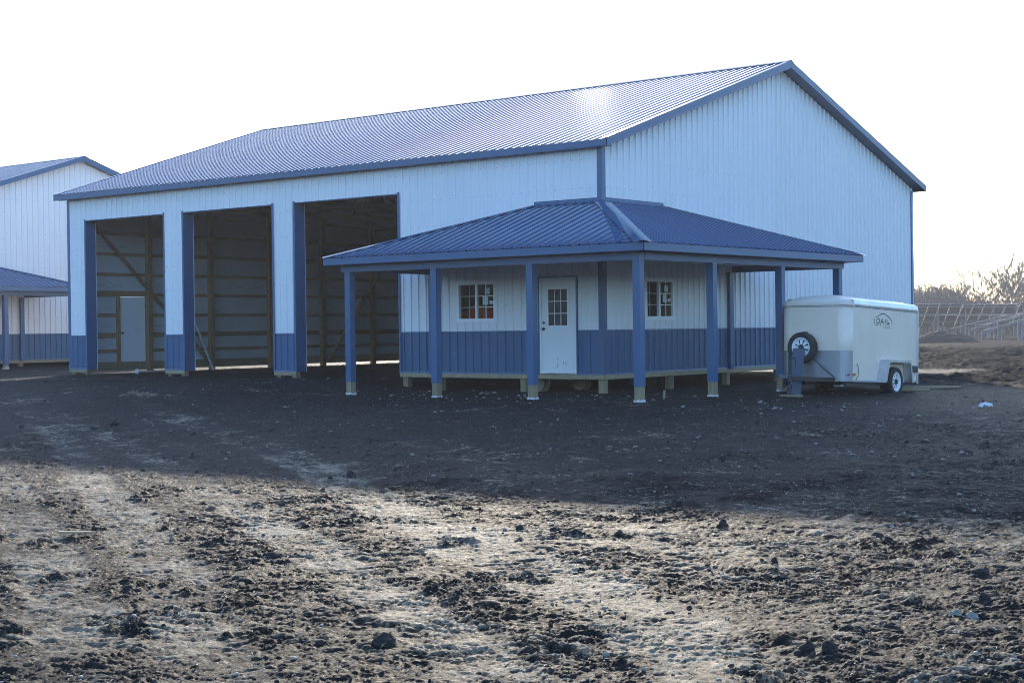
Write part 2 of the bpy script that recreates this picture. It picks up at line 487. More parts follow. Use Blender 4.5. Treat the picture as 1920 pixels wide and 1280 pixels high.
def build_ground():
    az0 = math.atan2(Fv.y, Fv.x)
    half = R(21.5)
    fine = np.linspace(-half, half, 740)
    coarse = np.linspace(half, 2 * math.pi - half, 110)[1:-1]
    ang = az0 + np.concatenate([fine, coarse])
    r1 = np.geomspace(0.6, 4.6, 14)[:-1]
    r2 = np.concatenate([np.geomspace(4.6, 6.2, 40)[:-1], np.geomspace(6.2, 17, 720)[:-1], np.geomspace(17, 75, 460)])
    r3 = np.geomspace(75, 3500, 90)[1:]
    rad = np.concatenate([r1, r2, r3])
    na, nr = len(ang), len(rad)
    A, Rr = np.meshgrid(ang, rad)
    x = CAM.x + Rr * np.cos(A); y = CAM.y + Rr * np.sin(A)
    x = x.ravel(); y = y.ravel()
    z, dry_shade = ground_fields(x, y)
    crust = np.append(ground_fields.crust, 1.0).astype(np.float32)
    fl = sstep(60, 150, np.hypot(x - CAM.x, y - CAM.y))
    z = z * (1 - fl) + (-0.6 + 0.10 * vnoise(x / 12, y / 12, 9)) * fl
    co = np.stack([x, y, z], 1).astype(np.float32)
    co = np.vstack([co, [[CAM.x, CAM.y, -0.65]]]).astype(np.float32)
    dry_shade = np.append(dry_shade, 0.4).astype(np.float32)
    i = np.arange(nr - 1)[:, None] * na; j = np.arange(na)[None, :]; j2 = (j + 1) % na
    q = np.stack([i + j, i + na + j, i + na + j2, i + j2], -1).reshape(-1, 4)[:, ::-1]
    tri = np.stack([np.full(na, len(co) - 1), np.arange(na), (np.arange(na) + 1) % na], 1)
    me = bpy.data.meshes.new('ground')
    me.vertices.add(len(co)); me.vertices.foreach_set('co', co.ravel())
    nl = q.size + tri.size
    me.loops.add(nl)
    me.loops.foreach_set('vertex_index', np.concatenate([q.ravel(), tri.ravel()]).astype(np.int32))
    npoly = len(q) + len(tri)
    me.polygons.add(npoly)
    st = np.concatenate([np.arange(len(q)) * 4, q.size + np.arange(len(tri)) * 3]).astype(np.int32)
    me.polygons.foreach_set('loop_start', st)
    at = me.attributes.new('dry_shade', 'FLOAT', 'POINT'); at.data.foreach_set('value', dry_shade)
    at = me.attributes.new('crust', 'FLOAT', 'POINT'); at.data.foreach_set('value', crust)
    me.update(calc_edges=True)
    me.polygons.foreach_set('use_smooth', np.ones(npoly, bool))
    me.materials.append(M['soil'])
    tag(link('ground', me), 'dark tilled bare soil of the building site with dried tan patches', kind='structure')
build_ground()

def gz(x, y):
    z, _ = ground_fields(np.array([float(x)]), np.array([float(y)])); return float(z[0])

# ---------------------------------------------------------------- ribbed steel sheets
RIB = 0.2286; SHEET = 0.9144
def rib_profile(a, b, phase, hgt):
    pts = [a, b]
    k0 = math.floor((a - phase) / RIB) - 1; k1 = math.ceil((b - phase) / RIB) + 1
    for k in range(k0, k1 + 1):
        c = phase + k * RIB
        for d in (-0.029, -0.016, 0.016, 0.029):
            if a < c + d < b: pts.append(c + d)
    pts = sorted(set(round(p, 5) for p in pts))
    def w(u):
        d = abs((u - phase + RIB / 2) % RIB - RIB / 2)
        return hgt * min(1, max(0, (0.029 - d) / 0.013))
    return [(u, w(u)) for u in pts]

def sheets(name, parent, O, U, V, N, u0, u1, vb, vt, mat, openings=(), breaks=(), hgt=0.027, w0=0.004, su=SHEET):
    O, U, V, N = Vector(O), Vector(U), Vector(V), Vector(N)
    fb = vb if callable(vb) else (lambda u, c=vb: c)
    ft = vt if callable(vt) else (lambda u, c=vt: c)
    a = u0; out = []
    while a < u1 - 1e-6:
        b = min(a + su, u1)
        if u1 - b < 0.05: b = u1
        cuts = {a, b}
        for o in openings:
            for e in o[:2]:
                if a < e < b: cuts.add(e)
        for e in breaks:
            if a < e < b: cuts.add(e)
        cuts = sorted(cuts); v, f = [], []
        for c, d in zip(cuts[:-1], cuts[1:]):
            mid = (c + d) / 2
            blocks = sorted([(o[2], o[3]) for o in openings if o[0] < mid < o[1]])
            spans = []; lo = None
            cur = fb
            for p, q in blocks:
                if p > fb(mid): spans.append((cur, (lambda u, p=p: min(p, ft(u)))))
                cur = (lambda u, q=q: max(q, fb(u)))
            spans.append((cur, ft))
            prof = rib_profile(c, d, u0 + RIB / 2, hgt)
            for lo, hi in spans:
                if hi(mid) - lo(mid) < 0.004: continue
                n = len(v)
                for (u, w) in prof:
                    l = lo(u); h = max(hi(u), l + 0.0005)
                    v.append(O + U * u + V * l + N * (w + w0)); v.append(O + U * u + V * h + N * (w + w0))
                for i in range(len(prof) - 1):
                    f.append((n + 2 * i, n + 2 * i + 2, n + 2 * i + 3, n + 2 * i + 1))
        if f: out.append(mesh(name, v, f, mat, parent))
        a = b
    return out

def flat_wall(name, parent, O, U, V, N, u0, u1, vb, vt, mat, openings=(), breaks=(), thick=0.012, label=None):
    """the membrane behind the sheets: front and back face"""
    O, U, V, N = Vector(O), Vector(U), Vector(V), Vector(N)
    ft = vt if callable(vt) else (lambda u, c=vt: c)
    cuts = sorted({u0, u1} | {e for o in openings for e in o[:2] if u0 < e < u1} | {e for e in breaks if u0 < e < u1})
    v, f = [], []
    for c, d in zip(cuts[:-1], cuts[1:]):
        mid = (c + d) / 2
        blocks = sorted([(o[2], o[3]) for o in openings if o[0] < mid < o[1]])
        spans = []; cur = vb
        for p, q in blocks:
            if p > cur: spans.append((cur, None, p))
            cur = max(cur, q)
        spans.append((cur, ft, None))
        for lo, fn, hi in spans:
            h0 = fn(c) if fn else hi; h1 = fn(d) if fn else hi
            if max(h0, h1) - lo < 0.004: continue
            n = len(v)
            for w in (-0.002, -0.002 - thick):
                for (u, z) in ((c, lo), (d, lo), (d, h1), (c, h0)): v.append(O + U * u + V * z + N * w)
            f += [(n, n + 1, n + 2, n + 3), (n + 7, n + 6, n + 5, n + 4), (n, n + 4, n + 5, n + 1), (n + 1, n + 5, n + 6, n + 2), (n + 2, n + 6, n + 7, n + 3), (n + 3, n + 7, n + 4, n)]
    o = mesh(name, v, f, mat, parent)
    if label: o['label'] = label
    return o

# ---------------------------------------------------------------- barn
BL, BW = 18.29, 15.24
OV, EV = 0.313, 0.255
EZ, SL = 4.855, 0.3243
FH = 0.148
WZ = 0.914
PD, PO = 2.70, 3.05            # porch post line, porch eave line
PX0, PY1 = -5.10, 5.80         # porch eave ends
RX0, RY1 = -1.66, 2.19         # porch top edge ends
PZT, PZE = 3.61, 2.52
BAYS = [(-17.50, -14.115), (-13.345, -9.935), (-9.165, -5.715)]
HEAD = 4.11
def ztop(y): return EZ + SL * ((y + EV) if y <= BW / 2 else (BW + EV - y))

def window(parent, O, U, N, u0, u1, z0, z1):
    O, U, N = Vector(O), Vector(U), Vector(N); Z = Vector((0, 0, 1))
    def bx(mb, ua, ub, za, zb, wa, wb):
        v = []
        for z in (za, zb):
            for (u, w) in ((ua, wa), (ub, wa), (ub, wb), (ua, wb)): v.append(O + U * u + Z * z + N * w)
        mb.add(v, BF)
    fr = MB()
    for (a, b, c, d) in ((u0, u0 + .055, z0, z1), (u1 - .055, u1, z0, z1), (u0 + .055, u1 - .055, z0, z0 + .055), (u0 + .055, u1 - .055, z1 - .055, z1)):
        bx(fr, a, b, c, d, -.06, .035)
    o = fr.build('window', M['vinyl'], parent)
    ex = MB()
    for (a, b, c, d) in ((u0 - .035, u0 - .002, z0 - .035, z1 + .035), (u1 + .002, u1 + .035, z0 - .035, z1 + .035), (u0 - .002, u1 + .002, z0 - .035, z0 - .002), (u0 - .002, u1 + .002, z1 + .002, z1 + .035)):
        bx(ex, a, b, c, d, .0, .027)
    ex.build('trim', M['vinyl'], o)
    m = (u0 + u1) / 2
    s = MB(); bx(s, m - .028, m + .028, z0 + .057, z1 - .057, -.045, .025); s.build('mullion', M['vinyl'], o)
    for k, (a, b, w) in enumerate(((u0 + .057, m - .030, -.035), (m + .030, u1 - .057, -.010))):
        g = MB(); bx(g, a, b, z0 + .057, z1 - .057, w - .004, w); g.build('pane', M['glass'], o)
        hh = (z1 - z0 - .114)
        for i in (1, 2):
            t = MB(); zc = z0 + .057 + hh * i / 3; bx(t, a, b, zc - .009, zc + .009, *((w - .020, w - .008) if k == 0 else (w + .001, w + .009))); t.build('muntin', M['vinyl'], o)
        t = MB(); bx(t, (a + b) / 2 - .009, (a + b) / 2 + .009, z0 + .057, z1 - .057, *((w - .034, w - .022) if k == 0 else (w + .010, w + .016))); t.build('muntin', M['vinyl'], o)
    # factory stickers left on the right sash
    c0 = m + .030; cw = u1 - .057 - c0
    for (a, b, zl, zh) in ((.28, .62, .40, .66), (.42, .72, .72, .90), (.70, .95, .42, .52)):
        st = MB(); bx(st, c0 + cw * a, c0 + cw * b, z0 + .057 + hh * zl, z0 + .057 + hh * zh, -.0075, -.006); st.build('sticker', M['sticker'], o)
    return o

def walk_door(parent):
    x0, x1, z1 = -1.63, -0.70, 2.02
    d = box('door', (x0 + .03, -0.012, 0.035), (x1 - .03, 0.035, z1 - .02), M['door'], parent)
    d['label'] = 'white steel walk door with nine pane light'
    fr = MB().box((x0 - .02, -.03, 0.0), (x0 + .028, .10, z1 + .02)).box((x1 - .028, -.03, 0.0), (x1 + .02, .10, z1 + .02)).box((x0 + .028, -.03, z1 - .018), (x1 - .028, .10, z1 + .02))
    fr.build('frame', M['door'], d)
    tr = MB().box((x0 - .055, -.036, 0.0), (x0 - .021, .02, z1 + .055)).box((x1 + .021, -.036, 0.0), (x1 + .055, .02, z1 + .055)).box((x0 - .021, -.036, z1 + .021), (x1 + .021, .02, z1 + .055))
    tr.build('frame_trim', M['trim'], d)
    box('threshold', (x0 + .029, -.05, 0.005), (x1 - .029, .06, 0.033), M['alum'], d)
    gx0, gx1, gz0, gz1 = x0 + .215, x1 - .215, 1.03, 1.80
    rim = MB()
    for (a, b, c, e) in ((gx0 - .03, gx0, gz0 - .03, gz1 + .03), (gx1, gx1 + .03, gz0 - .03, gz1 + .03), (gx0, gx1, gz0 - .03, gz0), (gx0, gx1, gz1, gz1 + .03)):
        rim.box((a, -.026, c), (b, -.0125, e))
    rim.build('light_frame', M['vinyl'], d)
    box('pane', (gx0, -.018, gz0), (gx1, -.0135, gz1), M['doorglass'], d)
    for i in (1, 2):
        xx = gx0 + (gx1 - gx0) * i / 3; zz = gz0 + (gz1 - gz0) * i / 3
        box('muntin', (xx - .007, -.025, gz0), (xx + .007, -.0185, gz1), M['vinyl'], d)
        box('muntin', (gx0, -.0275, zz - .007), (gx1, -.0255, zz + .007), M['vinyl'], d)
    k = MB().add(*lathe([(0.0, 0.0), (.030, 0.0), (.030, .008), (.012, .010), (.012, .03), (.026, .035), (.028, .05), (.018, .062), (0.0, .064)], (x0 + .085, -.0125, .96), (0, -1, 0), 14, False))
    k.add(*lathe([(0.0, 0.0), (.028, 0.0), (.028, .012), (0.0, .014)], (x0 + .085, -.0125, 1.09), (0, -1, 0), 14, False))
    k.build('handle', M['black'], d, True)
    sc = MB()       # boot scuffs near the bottom
    for (sx, sz, w, h, r) in ((.45, .33, .012, .05, .4), (.60, .24, .010, .07, -.3), (.66, .22, .010, .06, .5), (.44, .18, .008, .09, .1), (.71, .26, .008, .03, .8)):
        c, s = math.cos(r), math.sin(r); q = []
        for (a, b) in ((-w, -h / 2), (w, -h / 2), (w * .6, h / 2), (-w * .3, h / 2)):
            q.append((x0 + sx + a * c - b * s, -.0132, sz + a * s + b * c))
        sc.add(q, [(0, 1, 2, 3)])
    sc.build('scuff_mark', M['inkpale'], d)

M['doorglass'] = simple('door_glass_painted_dark', (0.06, 0.06, 0.065), 0.06, nscale=3, amt=0.5)  # opaque pane, the unlit room behind it painted into its colour

def build_barn(loc, label, full=True):
    B = thing('pole_barn', label, 'barn', loc, group='white and blue pole barns')
    X, Y, Z = (1, 0, 0), (0, 1, 0), (0, 0, 1)
    bays = [(a, b, -1, HEAD) for a, b in BAYS]
    door_o = (-1.68, -0.65, -1, 2.045); win_o = (-3.97, -2.86, 1.15, 2.01)
    fopen = bays + [door_o, win_o]
    gopen = [(1.55, 2.67, 1.15, 2.01)] if full else []
    wt = EZ - FH + 0.01
    gt = lambda y: ztop(y) - FH - 0.005
    # walls
    fw = flat_wall('wall', B, (0, 0, 0), X, Z, (0, -1, 0), -BL, 0, 0.0, wt, M['wrap'], fopen, label='front wall with three tall bay openings')
    sheets('wainscot_panel', fw, (0, 0, 0), X, Z, (0, -1, 0), -BL, 0, 0.0, WZ, M['blue'], fopen)
    sheets('wall_panel', fw, (0, 0, 0), X, Z, (0, -1, 0), -BL, 0, WZ, wt, M['white'], fopen)
    gw = flat_wall('wall', B, (0, 0, 0), Y, Z, X, 0, BW, 0.0, gt, M['wrap'], gopen, breaks=[BW / 2], label='gable wall facing the trailer')
    sheets('wainscot_panel', gw, (0, 0, 0), Y, Z, X, 0, BW, 0.0, WZ, M['blue'], gopen)
    sheets('wall_panel', gw, (0, 0, 0), Y, Z, X, 0, BW, WZ, gt, M['white'], gopen, breaks=[BW / 2])
    edoor = [(1.66, 2.60, -1, 2.03)] if full else []
    ew = flat_wall('wall', B, (-BL, 0, 0), Y, Z, (-1, 0, 0), 0, BW, 0.0, gt, M['wrap'], edoor, breaks=[BW / 2], label='far gable wall seen from inside through the bays')
    sheets('wall_panel', ew, (-BL, 0, 0), Y, Z, (-1, 0, 0), 0, BW, 0.0, gt, M['white'], edoor, breaks=[BW / 2])
    bw = flat_wall('wall', B, (0, BW, 0), X, Z, Y, -BL, 0, 0.0, wt, M['wrap'])
    # drip trim between white sheets and wainscot, and base trim
    def hbreak(segs, wall, fn):
        for a, b in segs: fn(wall, a, b)
    fsegs = [(-BL, BAYS[0][0]), (BAYS[0][1], BAYS[1][0]), (BAYS[1][1], BAYS[2][0]), (BAYS[2][1], -1.70), (-0.63, 0)]
    for a, b in fsegs:
        mesh('wainscot_trim', [(a, -.004, WZ + .018), (b, -.004, WZ + .018), (b, -.035, WZ + .012), (a, -.035, WZ + .012), (a, -.037, WZ - .014), (b, -.037, WZ - .014)], [(0, 1, 2, 3), (3, 2, 5, 4)], M['trim'], fw)
        mesh('base_trim', [(a, -.004, .03), (b, -.004, .03), (b, -.035, .024), (a, -.035, .024), (a, -.0395, -.012), (b, -.0395, -.012)], [(0, 1, 2, 3), (3, 2, 5, 4)], M['trim'], fw)
    mesh('wainscot_trim', [(.004, 0, WZ + .018), (.004, BW, WZ + .018), (.035, BW, WZ + .012), (.035, 0, WZ + .012), (.037, 0, WZ - .014), (.037, BW, WZ - .014)], [(0, 1, 2, 3), (3, 2, 5, 4)], M['trim'], gw)
    mesh('base_trim', [(.004, 0, .03), (.004, BW, .03), (.035, BW, .024), (.035, 0, .024), (.0395, 0, -.012), (.0395, BW, -.012)], [(0, 1, 2, 3), (3, 2, 5, 4)], M['trim'], gw)
    # screw rows
    for wall, O, U, N, u0, u1, op, tf in ((fw, (0, 0, 0), X, (0, -1, 0), -BL, 0, fopen, lambda u: wt), (gw, (0, 0, 0), Y, X, 0, BW, gopen, gt)):
        mb = MB(); U_, N_ = Vector(U), Vector(N)
        for zz in (0.10, 0.55, 0.86, 1.5, 2.1, 2.7, 3.3, 3.9, 4.5, 5.1, 5.7, 6.3, 6.9):
            u = u0 + RIB / 2 + 0.06
            while u < u1 - .05:
                if zz < tf(u) - .05 and not any(o[0] - .03 < u < o[1] + .03 and o[2] - .03 < zz < o[3] + .03 for o in op):
                    c = U_ * u + Vector((0, 0, zz + random.uniform(-.008, .008))) + N_ * .0042
                    s = .007
                    mb.add([c - U_ * s - Vector((0, 0, s)), c + U_ * s - Vector((0, 0, s)), c + U_ * s + Vector((0, 0, s)), c - U_ * s + Vector((0, 0, s)), c + N_ * .007], [(0, 1, 4), (1, 2, 4), (2, 3, 4), (3, 0, 4)])
                u += RIB
        tag(mb.build('screw_heads', M['trim'], wall), kind='stuff')
    # corner trims
    def corner(x, y, sx, sy):
        a = .115; t = .030
        x1, y1 = x - sx * a, y - sy * a; xo, yo = x + sx * t, y + sy * t
        top = EZ - FH
        v = []
        for z in (-.012, top):
            v += [(x1, yo, z), (xo, yo, z), (xo, y1, z), (x1, y, z), (x, y1, z)]
        mesh('corner_trim', v, [(0, 1, 6, 5), (1, 2, 7, 6), (3, 0, 5, 8), (2, 4, 9, 7)], M['trim'], B)
    corner(0, 0, 1, -1); corner(-BL, 0, -1, -1); corner(0, BW, 1, 1); corner(-BL, BW, -1, 1)
    # skirt boards
    for a, b in [(-BL, BAYS[0][0]), (BAYS[0][1], BAYS[1][0]), (BAYS[1][1], BAYS[2][0]), (BAYS[2][1], -1.2), (-1.195, 0.035)]:
        box('skirt_board', (a, -.038, -.105), (b, -.003, -.0125), M['woodh'], B)
    box('skirt_board', (.003, -.002, -.105), (.038, 7.6, -.0125), M['woodh'], B)
    box('skirt_board', (.003, 7.605, -.105), (.038, BW, -.0125), M['woodh'], B)
    box('skirt_board', (-BL + .02, .05, -.09), (-BL + .058, 7.6, .15), M['wood'], B)
    box('skirt_board', (-BL + .02, 7.605, -.09), (-BL + .058, BW - .05, .15), M['wood'], B)
    box('skirt_board', (-BL + .05, BW - .058, -.09), (-.05, BW - .02, .15), M['wood'], B)
    # poles
    s = .07
    for x in (-.085, -2.16, -4.55, -5.60, -9.28, -9.82, -13.46, -14.0, -17.6, -18.2):
        box('pole', (x - s, .02, -.6), (x + s, .02 + 2 * s, 4.72), M['wood'], B)
    for y in (2.64, 5.05, 7.5, 10.0, 12.5, 15.12):
        box('pole', (-.02 - 2 * s, y - s, -.6), (-.02, y + s, 4.72), M['wood'], B)
    # roof
    for side in (0, 1):
        if side == 0: ye, sg = -EV, 1
        else: ye, sg = BW + EV, -1
        ln = math.hypot(BW / 2 + EV, SL * (BW / 2 + EV)); c = (BW / 2 + EV) / ln; sn = SL * (BW / 2 + EV) / ln
        V = Vector((0, sg * c, sn)); N = Vector((0, -sg * sn, c))
        O = Vector((0, ye, EZ - .004))
        v = []
        for dz in (-.004, -.03):
            v += [O + Vector((-BL - OV + .012, 0, 0)) + N * dz, O + Vector((OV - .012, 0, 0)) + N * dz, O + Vector((OV - .012, 0, 0)) + V * ln + N * dz, O + Vector((-BL - OV + .012, 0, 0)) + V * ln + N * dz]
        rf = mesh('roof', v, [(0, 1, 2, 3), (7, 6, 5, 4), (0, 4, 5, 1), (1, 5, 6, 2), (3, 2, 6, 7), (0, 3, 7, 4)], M['roof'], B)
        rf['label'] = 'blue ribbed steel roof slope'
        if side == 0 or not full:
            sheets('roof_panel', rf, O, (1, 0, 0), V, N, -BL - OV, OV, -.025, ln - .02, M['roof'], hgt=.017)
        else:
            sheets('roof_panel', rf, O, (1, 0, 0), V, N, -BL - OV, OV, -.025, ln - .02, M['roof'], hgt=.017, su=3 * SHEET)
        # rake trim on both ends: flange over the roof edge and a fascia face
        for xe, sx in ((OV, 1), (-BL - OV, -1)):
            a = O + Vector((xe, 0, 0)); b = a + V * (ln + .01)
            ups = N * .026
            v = [a + ups - Vector((sx * .11, 0, 0)), a + ups + Vector((sx * .012, 0, 0)), a + Vector((sx * .012, 0, -FH)), a + Vector((sx * -.012, 0, -FH - .004)),
                 b + ups - Vector((sx * .11, 0, 0)), b + ups + Vector((sx * .012, 0, 0)), b + Vector((sx * .012, 0, -FH)), b + Vector((sx * -.012, 0, -FH - .004))]
            mesh('rake_trim', v, [(0, 1, 5, 4), (1, 2, 6, 5), (2, 3, 7, 6)], M['trim'], rf)
            v2 = [p + Vector((sx * .004, 0, 0)) for p in (a + Vector((sx * .012, 0, -FH * .62)), a + Vector((sx * .012, 0, -FH - .008)), b + Vector((sx * .012, 0, -FH - .008)), b + Vector((sx * .012, 0, -FH * .62)))]
            mesh('rake_trim', v2, [(0, 1, 2, 3)], M['trim'], rf)
            xw = 0.02 if sx > 0 else -BL - .02
            v = [Vector((xw, ye, a.z - FH + .01)), Vector((xe - sx * .004, ye, a.z - FH + .01)), Vector((xe - sx * .004, BW / 2, b.z - FH + .006)), Vector((xw, BW / 2, b.z - FH + .006))]
            mesh('rake_soffit', v, [(0, 1, 2, 3)], M['trim'], rf)
        yo = ye - sg * .012
        mesh('eave_fascia', [(-BL - OV, yo, EZ - .006), (OV, yo, EZ - .006), (OV, yo, EZ - FH), (-BL - OV, yo, EZ - FH), (-BL - OV, yo + sg * .03, EZ - FH - .003), (OV, yo + sg * .03, EZ - FH - .003)], [(0, 1, 2, 3), (3, 2, 5, 4)], M['trim'], rf)
        mesh('eave_soffit', [(-BL - OV, ye, EZ - FH + .008), (OV, ye, EZ - FH + .008), (OV, ye + sg * (EV + .0), EZ - FH + .008), (-BL - OV, ye + sg * (EV + .0), EZ - FH + .008)], [(0, 1, 2, 3)], M['trim'], rf)
    zr = EZ + SL * (BW / 2 + EV)
    w = .16; dz = SL * w
    v = []
    for x in (-BL - OV - .012, OV + .012):
        v += [(x, BW / 2 - w, zr - dz + .03), (x, BW / 2 - .02, zr + .040), (x, BW / 2 + .02, zr + .040), (x, BW / 2 + w, zr - dz + .03)]
    mesh('ridge_cap', v, [(0, 4, 5, 1), (1, 5, 6, 2), (2, 6, 7, 3)], M['roof'], B)
    # bay jambs and headers
    for a, b in BAYS:
        for xj, sx in ((a, 1), (b, -1)):
            x0, x1 = sorted((xj - sx * .035, xj + sx * .022))
            box('bay_jamb', (x0, -.036, -.015), (x1, -.026, HEAD + .03), M['trim'], B)
            x0, x1 = sorted((xj + sx * .002, xj + sx * .022))
            box('bay_jamb', (x0, -.0255, -.02), (x1, .30, HEAD), M['trim'], B)
            x0, x1 = sorted((xj + sx * .003, xj + sx * .020))
            box('jamb_edge', (x0, .301, -.02), (x1, .32, HEAD - .003), M['vinyl'], B)
        box('bay_header', (a + .023, -.036, HEAD - .022), (b - .023, .30, HEAD - .002), M['trim'], B)
    # ---- porch
    sl = math.hypot(PO, PZT - PZE); cx = PO / sl; sz = (PZT - PZE) / sl
    pr = mesh('porch_roof', [(RX0, 0, PZT - .03), (0, 0, PZT - .03), (0, RY1, PZT - .03), (PX0, -PO, PZE - .03), (PO, -PO, PZE - .03), (PO, PY1, PZE - .03), (PX0, 0, PZE - .03), (0, PY1, PZE - .03)],
              [(3, 4, 1, 0), (4, 5, 2, 1), (6, 3, 0), (5, 7, 2)], M['roof'], B)
    pr['label'] = 'hipped blue steel porch roof wrapping the barn corner'
    Vf = Vector((0, cx, sz)); Nf = Vector((0, -sz, cx))
    tf = lambda u: min(sl, (u - PX0) / (RX0 - PX0) * sl, (PO - u) / PO * sl)
    sheets('roof_panel', pr, (0, -PO, PZE), X, Vf, Nf, PX0, PO, -.025, tf, M['roof'], breaks=[RX0, 0], hgt=.020)
    Vr = Vector((-cx, 0, sz)); Nr = Vector((sz, 0, cx))
    tr = lambda u: min(sl, (u + PO) / PO * sl, (PY1 - u) / (PY1 - RY1) * sl)
    sheets('roof_panel', pr, (PO, 0, PZE), Y, Vr, Nr, -PO, PY1, -.025, tr, M['roof'], breaks=[0, RY1], hgt=.020)
    e1 = math.hypot(RX0 - PX0, PZT - PZE)
    Ve = Vector(((RX0 - PX0) / e1, 0, (PZT - PZE) / e1)); Ne = Vector((-(PZT - PZE) / e1, 0, (RX0 - PX0) / e1))
    sheets('roof_panel', pr, (PX0, 0, PZE), Y, Ve, Ne, -PO, 0, -.025, lambda u: (u + PO) / PO * e1, M['roof'], hgt=.020)
    e2 = math.hypot(PY1 - RY1, PZT - PZE)
    Vq = Vector((0, -(PY1 - RY1) / e2, (PZT - PZE) / e2)); Nq = Vector((0, (PZT - PZE) / e2, (PY1 - RY1) / e2))
    sheets('roof_panel', pr, (0, PY1, PZE), X, Vq, Nq, 0, PO, -.025, lambda u: (PO - u) / PO * e2, M['roof'], hgt=.020)
    def hip_cap(a, b, n1, n2, t1, t2, w):
        a, b = Vector(a), Vector(b)
        d = (b - a).normalized()
        m = (n1 + n2).normalized()
        v = []
        for p in (a, b):
            v += [p + t1 * w + n1 * .027, p + t1 * .03 + m * .034, p + t2 * .03 + m * .034, p + t2 * w + n2 * .027]
        mesh('hip_cap', v, [(0, 1, 5, 4), (1, 2, 6, 5), (2, 3, 7, 6)], M['roof'], pr)
    def perp(n, d, toward):
        t = n.cross(d).normalized()
        return t if t.dot(Vector(toward)) > 0 else -t
    a, b = Vector((0, 0, PZT)), Vector((PO, -PO, PZE)); d = b - a
    hip_cap(a, b + (d.normalized() * .02), Nf, Nr, perp(Nf, d, (-1, 0, 0)), perp(Nr, d, (0, 1, 0)), .17)
    a, b = Vector((RX0, 0, PZT)), Vector((PX0, -PO, PZE)); d = b - a
    hip_cap(a, b + (d.normalized() * .02), Nf, Ne, perp(Nf, d, (1, 0, 0)), perp(Ne, d, (0, 1, 0)), .12)
    a, b = Vector((0, RY1, PZT)), Vector((PO, PY1, PZE)); d = b - a
    hip_cap(a, b + (d.normalized() * .02), Nr, Nq, perp(Nr, d, (0, -1, 0)), perp(Nq, d, (-1, 0, 0)), .12)
    # wall flashing above the porch roof
    mesh('flashing', [(RX0 - .1, -.032, PZT + .07), (.032, -.032, PZT + .07), (.032, -.032, PZT + .01), (RX0 - .1, -.032, PZT + .01), (RX0 - .1, -.16, PZT - .035), (.13, -.16, PZT - .035)], [(0, 1, 2, 3), (3, 2, 5, 4)], M['trim'], pr)
    mesh('flashing', [(.033, -.033, PZT + .07), (.033, RY1 + .1, PZT + .07), (.033, RY1 + .1, PZT + .01), (.033, -.033, PZT + .01), (.16, -.14, PZT - .035), (.16, RY1 + .1, PZT - .035)], [(3, 2, 1, 0), (4, 5, 2, 3)], M['trim'], pr)
    # fascia, soffit, beams
    PF = .155
    def fascia(a, b, out):
        a, b, out = Vector(a), Vector(b), Vector(out)
        z = Vector((0, 0, 1))
        v = [a + out * .012 + z * (PZE - .012), b + out * .012 + z * (PZE - .012), b + out * .012 + z * (PZE - PF), a + out * .012 + z * (PZE - PF), a - out * .03 + z * (PZE - PF), b - out * .03 + z * (PZE - PF)]
        mesh('porch_fascia', v, [(0, 1, 2, 3), (3, 2, 5, 4)], M['trim'], B)
    fascia((PX0, -PO, 0), (PO, -PO, 0), (0, -1, 0)); fascia((PO, -PO, 0), (PO, PY1, 0), (1, 0, 0))
    fascia((PX0, 0, 0), (PX0, -PO, 0), (-1, 0, 0)); fascia((0, PY1, 0), (PO, PY1, 0), (0, 1, 0))
    zs = PZE - PF + .012
    XL, YR = -4.68, 5.24
    mesh('porch_soffit', [(PX0, -PO, zs), (PO, -PO, zs), (PO, PY1, zs), (PD - .02, PY1, zs), (PD - .02, -PD + .02, zs), (PX0, -PD + .02, zs)], [(0, 1, 4, 5), (1, 2, 3, 4)], M['trim'], B)
    mesh('porch_ceiling', [(PX0 + .02, -PD, 2.36), (PD, -PD, 2.36), (PD, PY1 - .02, 2.36), (.05, PY1 - .02, 2.36), (.05, -.05, 2.36), (PX0 + .02, -.05, 2.36)], [(0, 1, 4, 5), (1, 2, 3, 4)], M['ceil'], B)
    hp = .085
    zb0, zb1 = 2.215, 2.375
    def pbeam(lo, hi, axis):
        o = box('porch_beam', lo, hi, M['trim'], B)
        # pressed ribs along the clad face
        for zz in (zb0 + .05, zb0 + .105):
            l, h = list(lo), list(hi); l[2] = zz; h[2] = zz + .022
            for k in (0, 1):
                if k != axis: l[k] -= .011; h[k] += .011
                else: l[k] += .004; h[k] -= .004
            box('cladding_rib', l, h, M['trim'], o)
    pbeam((XL - hp - .09, -PD - hp, zb0), (PD + hp, -PD + hp, zb1), 0)
    pbeam((PD - hp, -PD + hp + .014, zb0), (PD + hp, YR + hp + .06, zb1), 1)
    pbeam((XL - hp, -PD + hp + .014, zb0), (XL + hp, -.04, zb1), 1)
    pbeam((.04, YR - hp, zb0), (PD - hp - .014, YR + hp, zb1), 0)
    hs = .078
    posts = [(XL, -PD), (-2.25, -PD), (.22, -PD), (PD, -PD), (PD, -.13), (PD, 2.62), (PD, YR)]
